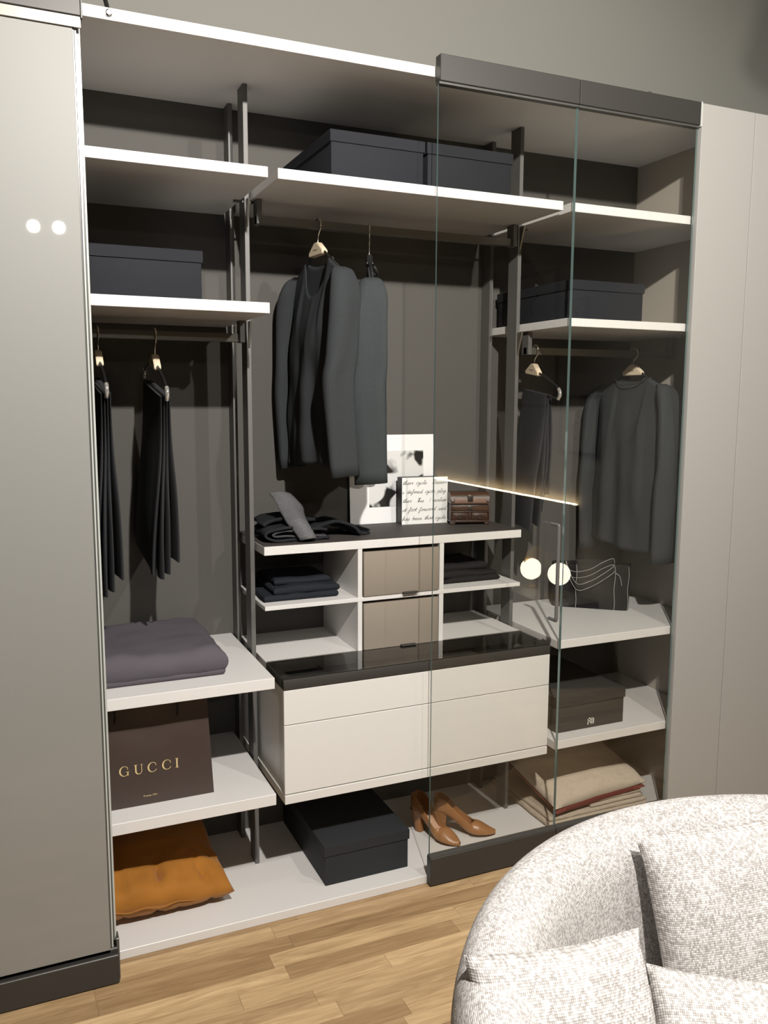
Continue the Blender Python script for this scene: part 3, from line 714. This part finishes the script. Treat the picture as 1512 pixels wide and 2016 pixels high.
def text(body, size, loc, rot, mat, parent, shear=0):
    c = bpy.data.curves.new('t', 'FONT'); c.body = body; c.size = size; c.shear = shear
    o = bpy.data.objects.new('t', c); COL.objects.link(o); bpy.context.view_layer.update()
    me = bpy.data.meshes.new_from_object(o); bpy.data.objects.remove(o); bpy.data.curves.remove(c)
    bm = BM(); bm.from_mesh(me); bpy.data.meshes.remove(me); bm.transform(Matrix.Translation(loc) @ Euler(rot).to_matrix().to_4x4()); return obj('lettering', bm, mat, parent)
text('Firenze 1921', .0078, (-.382, bag_y(-.36, .44)-.002, .4375), (R(90), 0, 0), 'gold', t)

# high-heeled pumps
def pump(label, heel, toe):
    heel, toe = Vector((*heel, 0)), Vector((*toe, 0)); d = toe-heel; ang = math.atan2(d.y, d.x)
    t = thing('pump', label, 'shoe', (heel.x, heel.y, .0281), (0, 0, ang), 'pair of tan pumps on the platform')
    Ls = d.length+.018; HH = .078
    def sole(s): return .004+HH*(1-smooth((s-.10)/.58)) if s > .10 else .004+HH
    def width(s):
        k = [(0, .016), (.06, .027), (.2, .030), (.4, .028), (.6, .035), (.72, .038), (.84, .032), (.93, .020), (.98, .010), (1, .005)]
        for (a, wa), (b_, wb) in zip(k, k[1:]):
            if s <= b_: return wa+(wb-wa)*(s-a)/(b_-a)
        return .004
    def top(s):      # rim height over the sole
        if s < .08: return .060
        if s < .40: return .060-.020*smooth((s-.08)/.32)
        return .040-.002*smooth((s-.40)/.25)
    rows = []; ns, na = 40, 17; rim = []
    for j in range(ns+1):
        s = j/ns; x = -.018+s*Ls; z0, wv, h = sole(s), width(s), top(s); row = []
        closed = smooth((s-.57)/.09)
        if s > .57: h = .038+.006*smooth((s-.57)/.09)-.031*smooth((s-.66)/.34)
        for i in range(na):
            a = -1+2*i/(na-1)
            # section: flat sole, sides rising; the vamp closes over the toes
            if abs(a) < .42: yy, zz = a/.42*wv*.85, 0
            else:
                q = (abs(a)-.42)/.58; yo = wv*(.85+.15*math.sin(min(1, q*1.6)*math.pi/2)); yo_open = yo-wv*.10*q**2
                yo_cl = wv*math.cos(q*math.pi/2)**.8 if q < .999 else 0
                yy = math.copysign(yo_open*(1-closed)+max(yo_cl, 0)*closed*(1-.0*q)+0, a); zz = h*(q*(1-closed)+math.sin(q*math.pi/2)*closed)
            row.append(Vector((x, yy, z0+zz)))
        rows.append(row)
    bm = BM(); grid(bm, rows)
    # close the heel cup
    bm.verts.ensure_lookup_table(); bm.faces.new([bm.verts[i] for i in range(na)][::-1])
    bmesh.ops.remove_doubles(bm, verts=bm.verts, dist=.0004)
    obj('upper', bm, 'leather', t, 60, world=False, solid=.0022, subsurf=1)
    bm = BM(); rows = []
    for j in range(29):
        s = .02+.70*j/28; rows.append([Vector((-.018+s*Ls, width(s)*.86*(-1+2*i/6), sole(s)+.0035)) for i in range(7)])
    grid(bm, rows); obj('insole', bm, 'insole', t, 60, world=False)
    bm = BM(); rows = []
    for k in range(9):
        f = k/8; z = .002+(HH+.004)*f; r1 = .0155+.008*f**2; xc = .010-.012*f+.004; row = []
        for i in range(16):
            a = 2*math.pi*i/16; ca, sa = math.copysign(abs(math.cos(a))**.6, math.cos(a)), math.copysign(abs(math.sin(a))**.6, math.sin(a))
            row.append(Vector((xc+ca*(r1+(.012*f**3 if ca > 0 else .0)), sa*r1*1.06, z)))
        rows.append(row)
    V = grid(bm, rows, closed_u=True); bm.faces.new(V[0]); bm.faces.new(V[-1]); obj('heel', bm, 'leather', t, 50, world=False)
    bm = BM(); rows = []
    for j in range(20):
        s = .58+.415*j/19; rows.append([Vector((-.018+s*Ls, width(s)*.9*(-1+2*i/4), max(0.0005, sole(s)-.0045))) for i in range(5)])
    grid(bm, rows); obj('sole', bm, 'dark_wood', t, 60, world=False, solid=.0015)
    return t
pump('tan leather high-heeled pump nearest the black shoe box', (.622, .285), (.708, .112))
pump('tan leather high-heeled pump standing further from the shoe box', (.688, .236), (.872, .138))

# blanket and beige cushion
t = thing('folded_blanket', 'beige blanket folded in layers on the platform', 'blanket', (1.30, .28, .0281))
for k, (z0, z1, dx, dy) in enumerate(((.0281, .050, 0, 0), (.048, .066, .010, .006), (.064, .082, .20, .012), (.080, .096, .215, .018))):
    obj('layer', slab_full(BM(), 1.070+dx, 1.535-(.02 if k > 1 else 0), .085+dy, .50, z0, z1, seed=11+k, nz=.004, rim=.010), 'beige2', t, 75)
    bm = BM(); tube(bm, [(1.09+dx+(.42-dx)*i/30, .0885+dy+.003*noise.noise(Vector((i*.3, k, 0))), (z0+z1)/2+.002*math.sin(i*1.1)) for i in range(31)], .0024, 6); obj('hem_stitching', bm, 'beige', t, 60)
o = cushion('throw_cushion', 'beige wool cushion with red underside resting on the folded blanket', (1.300, .280, .160), (R(13), R(-2), R(3)), .445, .40, .110, 'beige', seed=5, wr=.006, conc=.035, q=.40)
bm = pillow(.436, .400, .100, seed=5, wr=.005, conc=.035, q=.40); bm.transform(Matrix.Translation((0, -.004, -.019))); u_ = obj('underside', bm, 'red_cloth', o, 75, world=False); u_['label'] = 'dark red underside'

# black tote bag
t = thing('tote_bag', 'black canvas tote bag with pale contrast stitching', 'bag', tuple(at(1160, 1198, z=.7784)), (0, 0, R(-40)))
TW, TD, TH = .150, .052, .178
bm = BM(); rows = []
for j in range(13):
    v = j/12; row = []; n = 44
    for i in range(n):
        a = 2*math.pi*i/n; ca = math.copysign(abs(math.cos(a))**.22, math.cos(a)); sa = math.copysign(abs(math.sin(a))**.22, math.sin(a))
        row.append(Vector((ca*(TW+.004*v), TD+sa*TD*(1-.18*v)+.005*noise.noise(Vector((ca*2, v*3, sa)))*v, TH*v+.006*v*math.sin(ca*3+sa))))
    rows.append(row)
V = grid(bm, rows, closed_u=True); bm.faces.new(V[0]); obj('body', bm, 'tote', t, 50, world=False, solid=.003)
def strap(y, sag, name):
    ctr = catmull([(-.098, y, TH*.99), (-.085, y-.004, TH*.80), (-.050, y-.007, TH*(.62-sag)), (0, y-.009, TH*(.70-sag)), (.045, y-.006, TH*(.86-sag)), (.085, y-.003, TH*(1.0-sag*.7)), (.092, y+.002, TH*.97)], 6); rows = []
    for k, p in enumerate(ctr): rows.append([p+Vector((0, 0, -.013)), p+Vector((0, -.001, 0)), p+Vector((0, 0, .013))])
    bm = BM(); grid(bm, rows); o = obj(name, bm, 'tote', t, 60, world=False, solid=.003)
    for s in (-1, 1):
        bm = BM(); tube(bm, [p+Vector((0, -.003, .0125*s)) for p in ctr], .0011, 6); obj('stitching', bm, 'stitch', o, 60, world=False)
strap(-.004, .12, 'handle'); strap(.012, -.14, 'handle')
for xx in (-.055, .095, .147): bm = BM(); tube(bm, [(xx+.002*math.sin(k), -.0022+(.004 if xx > .14 else 0), TH*k/10) for k in range(11)], .0012, 6); obj('stitching', bm, 'stitch', t, 60, world=False)
bm = BM(); tube(bm, catmull([(.096, -.008, TH*.86), (.112, -.010, TH*.80), (.120, -.008, TH*.66), (.122, -.006, TH*.58)], 5), .0012, 6); obj('loose_thread', bm, 'stitch', t, 60, world=False)

# ------------------------------------------------------------------ things on the compartment unit
ZD = 1.1470
t = thing('art_print', 'large white-bordered abstract grey print leaning on the back panel', 'picture', (.615, .525, ZD), (R(-3), 0, 0))
PX0, PX1, PH = -.165, .185, .332
obj('mount_board', bx(BM(), PX0, PX1, -.006, 0, 0, PH, .0006), 'print_white', t, world=False)
obj('photograph', bx(BM(), PX0+.078, PX1-.045, -.0072, -.006, .062, PH-.060), 'photo_print', t, world=False)
t = thing('text_block', 'square white block covered in slanted black handwriting', 'decor block', (.722, .452, ZD), (0, 0, R(-3)))
BW, BH = .186, .176
obj('block', bx(BM(), -BW/2, BW/2, -.004, .042, 0, BH, .0006), 'black', t, world=False)
obj('face', bx(BM(), -BW/2+.0005, BW/2, -.0055, -.004, 0.0005, BH), 'block_white', t, world=False)
GL = {  # joined hand, each letter as one stroke in a box of x-height 1
 'a': [(1.0, .9), (.5, 1), (.1, .5), (.3, 0), (.7, .3), (1, .95), (1.0, .1), (1.4, .2)], 'b': [(.3, 1.9), (.2, .1), (.6, .0), (1, .5), (.7, .9), (.2, .5), (1.3, .6)],
 'c': [(.9, .8), (.5, 1), (.1, .4), (.4, 0), (1.1, .3)], 'd': [(.9, .8), (.4, 1), (.1, .4), (.5, 0), (.9, .6), (1.1, 2), (1.0, .1), (1.4, .3)],
 'e': [(0, .4), (.7, .6), (.6, 1), (.2, .8), (.2, .1), (.6, 0), (1.1, .4)], 'f': [(.1, .3), (.7, 1.6), (.6, 2), (.4, 1.4), (.2, -.9), (.5, -.6), (.5, .1), (1.0, .4)],
 'h': [(0, .2), (.5, 1.9), (.3, 1.9), (.2, 0), (.5, .9), (.8, .9), (.8, .1), (1.2, .3)], 'i': [(0, .3), (.3, 1), (.3, .1), (.7, .3)], 'l': [(0, .3), (.5, 1.8), (.4, 2), (.25, 1.2), (.3, .1), (.7, .3)],
 'n': [(0, .9), (.2, .9), (.2, 0), (.5, .9), (.8, .9), (.8, .1), (1.2, .3)], 'o': [(.6, 1), (.1, .6), (.3, 0), (.8, .3), (.7, .9), (1.1, .8)], 'p': [(.1, .8), (.3, 1), (.0, -1), (.3, .7), (.7, 1), (.8, .3), (.3, .1), (1.1, .3)],
 'r': [(0, .3), (.3, 1), (.4, .8), (.7, .9), (.6, .1), (1, .3)], 's': [(0, .2), (.5, 1), (.6, .3), (.2, 0), (.9, .2)], 't': [(0, .3), (.4, 1.6), (.25, .1), (.7, .3)], 'u': [(0, .8), (.2, 1), (.2, .2), (.5, 0), (.8, 1), (.8, .1), (1.2, .3)],
 'w': [(0, .9), (.2, .1), (.5, .1), (.6, .8), (.7, .1), (1, .1), (1.1, .9), (1.4, .8)], 'y': [(0, .8), (.2, 1), (.2, .3), (.5, .1), (.8, 1), (.5, -.9), (.2, -.8), (1.1, .3)],
 'R': [(.2, 0), (.4, 1.9), (1.1, 1.9), (1.1, 1.2), (.4, 1), (1.2, 0)], 'T': [(0, 1.9), (1.3, 1.9), (.7, 1.9), (.5, 0)], 'I': [(.3, 1.8), (.2, 0)], ' ': []}
bm = BM(); sc_ = .0076
for r_, (xs, words) in enumerate(((-.090, 'their cycle  Runner'), (-.093, 's defined cycle play'), (-.090, 'ther  This  I realise'), (-.092, 'ot foot forward and'), (-.092, 'has been that cycle'))):
    zb = BH-.026-.0335*r_; tot = sum(1.25 if c in ' ' else GL[c][-1][0] for c in words); k_ = .178/tot; px = xs
    for c in words:
        if c != ' ':
            pts = catmull([(p[0], p[1], 0) for p in GL[c]], 3); strokes(bm, [[(px+q.x*k_+q.y*sc_*.45, zb+q.y*sc_+.0006*math.sin(px*90)) for q in pts]], .0011, lambda p: Vector((min(BW/2-.001, max(-BW/2+.001, p.x)), -.0061, p.y)))
            if c in 'tT' and c == 't': strokes(bm, [[(px+.0*k_+1.2*sc_*.45, zb+1.2*sc_), (px+.9*k_+1.3*sc_*.45, zb+1.35*sc_)]], .001, lambda p: Vector((p.x, -.0061, p.y)))
        px += k_*(1.25 if c == ' ' else GL[c][-1][0])
obj('handwriting', bm, 'ink', t, world=False)

# small antique wooden casket
t = thing('wooden_casket', 'small antique dark wooden casket with two ring-pull drawers', 'casket', (.882, .405, ZD), (0, 0, R(-17)))
CW, CD = .074, .045
def cb(name, x0, x1, y0, y1, z0, z1, mat, parent=t, bev=.0012): return obj(name, bx(BM(), x0, x1, y0, y1, z0, z1, bev), mat, parent, 40, world=False)
for sx in (-1, 1):
    for sy in (-1, 1): cb('foot', sx*CW-(.018 if sx > 0 else 0), sx*CW+(.018 if sx < 0 else 0), sy*CD-(.014 if sy > 0 else 0), sy*CD+(.014 if sy < 0 else 0), 0, .009, 'dark_wood')
cb('base', -CW, CW, -CD, CD, .008, .016, 'dark_wood'); cb('body', -CW+.002, CW-.002, -CD+.004, CD-.002, .016, .074, 'dark_wood')
for sx in (-1, 1): cb('corner_post', sx*CW-.005 if sx > 0 else -CW, sx*CW if sx > 0 else -CW+.005, -CD, -CD+.006, .016, .074, 'dark_wood')
cb('centre_post', -.004, .004, -CD+.001, -CD+.006, .016, .046, 'dark_wood'); cb('mid_band', -CW, CW, -CD-.001, -CD+.006, .046, .050, 'dark_wood')
for sx in (-1, 1):
    cx = sx*.037; d = cb('drawer', cx-.029, cx+.029, -CD+.0005, -CD+.006, .019, .044, 'mid_wood')
    cb('moulding', cx-.024, cx+.024, -CD-.0015, -CD+.001, .023, .040, 'dark_wood', d)
    bm = BM(); tube(bm, [(cx+.0072*math.cos(a), -CD-.0035, .030+.0072*math.sin(a)) for a in [2*math.pi*k/16 for k in range(17)]], .0011, 6); obj('ring_pull', bm, 'steel', d, 60, world=False)
cb('upper_panel', -CW+.006, CW-.006, -CD-.0005, -CD+.004, .0515, .0725, 'mid_wood'); cb('lock_plate', -.009, .009, -CD-.002, -CD, .054, .071, 'old_metal')
bm = BM(); rows = []
for k in range(11):
    a = math.pi*.5*k/10; rows.append([Vector((x, -CD+.0+(1-math.cos(a))*CD*.55-.001, .078+.042*math.sin(a))) for x in (-CW, -CW*.5, 0, CW*.5, CW)])
for yy, zz in ((CD*.6, .120), (CD, .110), (CD, .078)): rows.append([Vector((x, yy, zz)) for x in (-CW, -CW*.5, 0, CW*.5, CW)])
lid = BM(); V = grid(lid, rows, closed_v=True); lid.faces.new([r_[0] for r_ in V]); lid.faces.new([r_[-1] for r_ in V][::-1]); lid = obj('lid', lid, 'mid_wood', t, 40, world=False)
cb('lid_band', -CW+.014, CW-.014, -CD-.0022, -CD+.004, .082, .098, 'pale_leather', lid); cb('hasp', -.010, .010, -CD-.004, -CD+.002, .086, .112, 'old_metal', lid); cb('gap', -CW+.004, CW-.004, -CD+.004, CD-.004, .073, .079, 'black')
for sx in (-1, 1):
    bm = BM(); lathe(bm, [(0, -.004), (.004, -.003), (.005, 0), (.005, .003)], 12, (sx*(CW-.007), -CD-.001, .090), 'y'); obj('stud', bm, 'steel', lid, 40, world=False)

# scarf
t = thing('wool_scarf', 'grey and charcoal wool scarf with fringe heaped on the dark top', 'scarf', (.19, .34, ZD))
def sheet(profile, y0, y1, seed, nz=.006, n=16):
    pr = catmull([(p[0], 0, p[1]) for p in profile], 6); rows = []
    for j in range(n+1):
        y = y0+(y1-y0)*j/n; rows.append([Vector((p.x, y+.012*noise.noise(Vector((p.x*14, seed, 0))), ZD+p.z))+noise.noise_vector(Vector((p.x*16, y*16, p.z*30+seed)))*nz for p in pr])
    bm = BM(); grid(bm, rows); return bm
obj('fold', sheet([(.27, .006), (.15, .007), (.075, .009), (.050, .022), (.068, .040), (.13, .047), (.22, .036), (.26, .030)], .245, .41, 3), 'scarf_dark', t, 75, solid=.008)
obj('fold', sheet([(.26, .016), (.13, .018), (.086, .020), (.078, .028), (.11, .034), (.20, .028)], .252, .40, 5), 'scarf_edge', t, 75, solid=.006)
obj('fold', sheet([(.055, .050), (.10, .064), (.16, .070), (.23, .058), (.30, .040), (.36, .020), (.39, .006)], .300, .45, 9, .012), 'scarf_dark', t, 75, solid=.010)
obj('fold', sheet([(.19, .030), (.25, .046), (.30, .050), (.35, .034), (.385, .008)], .265, .40, 12, .012), 'scarf_dark', t, 75, solid=.010)
A = catmull([at(530, 971, y=.350), at(545, 996, y=.325), at(562, 1026, y=.275), at(592, 1064, y=.228)], 7); B = catmull([at(572, 974, y=.370), at(596, 998, y=.340), at(602, 1022, y=.285), at(624, 1061, y=.222)], 7)
rows = []
for k, (a, b_) in enumerate(zip(A, B)):
    row = []
    for i in range(13):
        f = i/12; p = a.lerp(b_, f); row.append(p+Vector((0, -.022, .010))*math.sin(math.pi*f)+noise.noise_vector(p*22)*.006)
    rows.append(row)
bm = BM(); grid(bm, rows); o = obj('grey_end', bm, 'scarf_grey', t, 75, solid=.006); o['label'] = 'lighter grey end standing up in a curl'
rg = random.Random(7)
for k in range(26):
    x0 = .36+rg.uniform(-.01, .03); y0 = .30+.11*k/25; ln = rg.uniform(.05, .095); a = rg.uniform(-.7, .05)
    pts = [(x0, y0, ZD+.018+rg.uniform(-.004, .016)), (x0+ln*.45*math.cos(a), y0+ln*.45*math.sin(a), ZD+.012+rg.uniform(-.004, .006)), (x0+ln*math.cos(a), y0+ln*math.sin(a)*1.2, ZD+.004)]
    bm = BM(); tube(bm, catmull(pts, 4), [.0045]*5+[.0035]*3+[.002], 6); obj('fringe', bm, 'scarf_dark', t, 60)
# folded tees on the middle shelf
t = thing('folded_shirt', 'navy black shirt folded on the middle shelf under the scarf', 'folded shirt', (.18, .37, .9503))
for k, (a, b_, c, d, z0, z1) in enumerate(((.040, .300, .245, .50, .9503, .972), (.075, .308, .255, .49, .968, .994), (.09, .29, .30, .50, .990, 1.012))): obj('layer', slab_full(BM(), a, b_, c, d, z0, z1, seed=31+k, nz=.007, rim=.013), 'navy_tee', t, 75)
t = thing('folded_shirt', 'brown-black shirt folded on the middle shelf behind the clear glass', 'folded shirt', (.82, .39, .9503))
for k, (a, b_, c, d, z0, z1) in enumerate(((.700, .945, .265, .51, .9503, .970), (.705, .935, .275, .50, .966, .988), (.70, .91, .30, .50, .984, 1.015))): obj('layer', slab_full(BM(), a, b_, c, d, z0, z1, seed=41+k, nz=.007, rim=.013), 'brown_tee', t, 75)

# ------------------------------------------------------------------ round armchair with cushions
CC = Vector((.545, -1.66, 0)); RO = .70
t = thing('armchair', 'large round armchair upholstered in pale flecked grey weave', 'armchair', tuple(CC))
def sweep(prof, a0, a1, n, top_fn=None):
    """profile of (offset outward from the mid ring, height) swept round the chair; uv in metres"""
    pl = [0]
    for p, q in zip(prof, prof[1:]): pl.append(pl[-1]+math.hypot(q[0]-p[0], q[1]-p[1]))
    rows = []
    for k in range(n+1):
        a = R(a0+(a1-a0)*k/n); row = []
        for px, pz in prof:
            f = top_fn(math.degrees(a)) if top_fn else 1
            row.append(CC+Vector((math.cos(a)*(RO+px), math.sin(a)*(RO+px), .30+(pz-.30)*f if pz > .30 else pz)))
        rows.append(row)
    return rows, lambda j, i: (pl[i], RO*R(a1-a0)*j/n)
prof = [(-.13, .20), (-.135, .34), (-.128, .48), (-.118, .58), (-.106, .645), (-.086, .685), (-.058, .710), (-.028, .716), (0, .708), (.022, .686), (.034, .650), (.038, .60), (.030, .45), (.012, .30), (-.01, .16), (-.03, .10)]
prof = [(p.x, p.y) for p in catmull([(a, b_, 0) for a, b_ in prof], 3)]
def arm_fn(a): return .80+.20*smooth((a+20)/70)*smooth((235-a)/60)
rows, uvf = sweep(prof, -25, 232, 96, arm_fn)
bm = BM(); V = grid(bm, rows, uv=uvf)
for e in (V[0], V[-1]): bm.faces.new(e)
obj('backrest', bm, 'sofa_weave', t, 60)
bm = BM(); rows = []; ring = 64
for pr, pz in ((.30, .10), (.54, .11), (.575, .16), (.585, .30), (.575, .36), (.55, .395), (.50, .410), (.35, .418), (.15, .42), (.01, .42)):
    rows.append([CC+Vector((math.cos(2*math.pi*i/ring)*pr, math.sin(2*math.pi*i/ring)*pr, pz)) for i in range(ring)])
V = grid(bm, rows, closed_u=True, uv=lambda j, i: (i*.06, j*.08)); obj('seat', bm, 'sofa_weave', t, 60)
bm = BM(); lathe(bm, [(0, 0), (.34, 0), (.34, .02), (.30, .03), (.30, .12), (0, .12)], 40, tuple(CC)); obj('base', bm, 'sofa_leg', t, 40)
def stand_cushion(label, tl, tr, down, wd, hg, th, seed, **kw):
    """cushion hung from its two upper corners; down = direction of its sides"""
    tl, tr = Vector(tl), Vector(tr); x = (tr-tl).normalized(); d = Vector(down); d = (d-x*d.dot(x)).normalized(); z = x.cross(-d)
    m = Matrix((( x.x, -d.x, z.x, 0), (x.y, -d.y, z.y, 0), (x.z, -d.z, z.z, 0), (0, 0, 0, 1))); c = (tl+tr)/2+d*hg/2; wd = (tr-tl).length
    bm = pillow(wd, hg, th, seed=seed, **kw); o = obj('throw_cushion', bm, 'sofa_weave', None, 75); o.matrix_basis = Matrix.Translation(c) @ m
    return tag(o, label, 'cushion', 'woven cushions on the armchair')
C1 = stand_cushion('tall pale woven cushion leaning on the armchair back', at(1250, 1643, z=.725), at(1250, 1643, z=.725)+Vector((.46, -.10, .03)), (.10, -.16, -.36), .52, .44, .15, 3, wr=.006, conc=.06, q=.40)
C2 = stand_cushion('pale woven cushion lolling over the side of the armchair', at(913, 1880, z=.735), at(1258, 1826, z=.735), (.10, -.16, -.30), .40, .36, .15, 7, wr=.006, conc=.06, q=.38)
C3 = stand_cushion('pale woven cushion lying lowest, in front of the tall one', at(1272, 1896, z=.640), at(1272, 1896, z=.640)+Vector((.36, -.22, -.01)), (.04, -.30, -.22), .44, .36, .15, 9, wr=.006, conc=.06, q=.38)

# ------------------------------------------------------------------ the room behind: ceiling spots, headboard wall, lamps, pictures
SPOT_LABELS = ['black ceiling spotlight aimed at the jackets and drawer chest', 'black ceiling spotlight aimed at the clear glass doors', 'black ceiling spotlight aimed down at the round armchair']+['black ceiling spotlight far across the room, mirrored in the satin door']*3
def spot(k, nm, pos, tgt, watts, cone):
    pos, tgt = Vector(pos), Vector(tgt); d = (tgt-pos).normalized(); q = d.to_track_quat('-Z', 'Y'); rot = q.to_euler()
    t = thing('track_spotlight', SPOT_LABELS[k], 'spotlight', tuple(pos), (0, 0, 0), 'ceiling spotlights')
    m = Matrix.Translation(pos) @ q.to_matrix().to_4x4()
    bm = BM(); lathe(bm, [(.054, -.012), (.058, -.014), (.060, 0), (.060, .09), (.040, .115), (0, .115)], 24); bm.transform(m); obj('head', bm, 'fixture', t, 40)
    bm = BM(); lathe(bm, [(0, -.0145), (.052, -.0145), (.052, -.0125), (0, -.0125)], 24); bm.transform(m); obj('lens_'+nm+'_offscreen', bm, 'spot_lens', t)
    bm = BM(); tube(bm, [pos-d*.06, Vector((pos.x-d.x*.06, pos.y-d.y*.06, 3.60))], .008, 8); obj('stem', bm, 'fixture', t, 40)
    L = bpy.data.lights.new('ceiling_spot_'+nm+'_offscreen', 'SPOT'); L.energy = watts; L.spot_size = R(cone); L.spot_blend = .55; L.shadow_soft_size = .03; L.color = (1, .955, .90)
    lo = bpy.data.objects.new('ceiling_spot_'+nm+'_offscreen', L); COL.objects.link(lo); lo.matrix_basis = Matrix.Translation(pos+d*.03) @ q.to_matrix().to_4x4()
for k, s_ in enumerate(SPOTS): spot(k, *s_)

XW = 2.40
t = thing('headboard', 'dark padded headboard panelling with a light strip along its top', 'headboard', (XW-.03, -2.72, 0))
for k in range(4): box('panel', XW-.06, XW-.001, -1.80-.47*(k+1)+.003, -1.80-.47*k-.003, .0, .990, 'headboard', t, .006)
bm = bx(BM(), XW-.030, XW-.012, -3.66, -1.80, .990, .996); obj('headboard_light_strip_offscreen', bm, 'led_wall', t)
t = thing('nightstand', 'low dark bedside cabinet under the globe lamps', 'nightstand', (2.22, -1.82, 0))
box('body', 2.02, 2.338, -2.18, -1.50, .0, .47, 'nightstand', t, .003); box('drawer', 2.008, 2.02, -2.17, -1.51, .25, .46, 'nightstand', t, .002); box('drawer', 2.008, 2.02, -2.17, -1.51, .02, .24, 'nightstand', t, .002)
for k, (yy, zz, lab) in enumerate(((-1.99, .583, 'globe table lamp with a brass disc above it'), (-1.70, .605, 'globe table lamp on a slim brass stem'))):
    l_ = thing('table_lamp', lab, 'lamp', (2.20, yy, .47), group='globe lamps on the nightstand')
    bm = BM(); lathe(bm, [(0, 0), (.045, 0), (.045, .008), (.006, .012), (.006, zz-.47-.05), (0, zz-.47-.05)], 24, (2.20, yy, .47)); obj('base', bm, 'brass', l_, 40)
    bm = BM(); bmesh.ops.create_uvsphere(bm, u_segments=28, v_segments=16, radius=.066); bm.transform(Matrix.Translation((2.20, yy, zz))); obj(('disc_lamp', 'stem_lamp')[k]+'_globe_offscreen', bm, 'bulb', l_, 80)
    if k == 0: bm = BM(); lathe(bm, [(0, -.004), (.085, -.004), (.085, .004), (0, .004)], 32, (2.235, yy, zz+.055), 'y'); obj('disc', bm, 'brass', l_, 40)
    else: box('stem', 2.196, 2.206, yy-.004, yy+.004, zz+.055, zz+.165, 'brass', l_)
for y0, y1, z0, z1, lab in ((-2.00, -1.62, 1.285, 1.640, 'small framed line drawing on the side wall, lowest'), (-2.52, -2.045, 1.56, 1.91, 'wide dark framed picture on the side wall over the headboard'), (-2.53, -2.06, 2.05, 2.40, 'high dark framed picture on the side wall'), (-1.99, -1.76, 1.98, 2.20, 'small high framed picture on the side wall')):
    t = thing('picture_frame', lab, 'picture', (XW-.012, (y0+y1)/2, z0), group='framed pictures on the side wall')
    bm = BM(); fw_ = .022
    for a in ((y0, y1, z0, z0+fw_), (y0, y1, z1-fw_, z1), (y0, y0+fw_, z0+fw_, z1-fw_), (y1-fw_, y1, z0+fw_, z1-fw_)): bx(bm, XW-.022, XW-.0005, *a)
    obj('frame', bm, 'black', t); box('mat', XW-.010, XW-.0006, y0+fw_, y1-fw_, z0+fw_, z1-fw_, 'greypanel', t, 0)
    bm = BM(); cy, cz = (y0+y1)/2, (z0+z1)/2; h_ = z1-z0
    tube(bm, catmull([(XW-.011, cy+.02, cz+h_*.25), (XW-.011, cy-.03, cz+h_*.18), (XW-.011, cy+.02, cz+h_*.08), (XW-.011, cy-.05, cz), (XW-.011, cy-.06, cz-h_*.15), (XW-.011, cy-.03, cz-h_*.25)], 5), .006, 6); obj('drawing', bm, 'ink', t)
# black cable rising behind the top panel
bm = BM(); tube(bm, catmull([(-.36, .30, 2.5909), (-.385, .18, 2.63), (-.44, .10, 2.75), (-.56, .10, 2.98), (-.62, .12, 3.60)], 6), .006, 8); tag(obj('cable', bm, 'black', None, 60), 'black cable rising from the wardrobe top to the ceiling', 'cable')
bpy.context.view_layer.update()
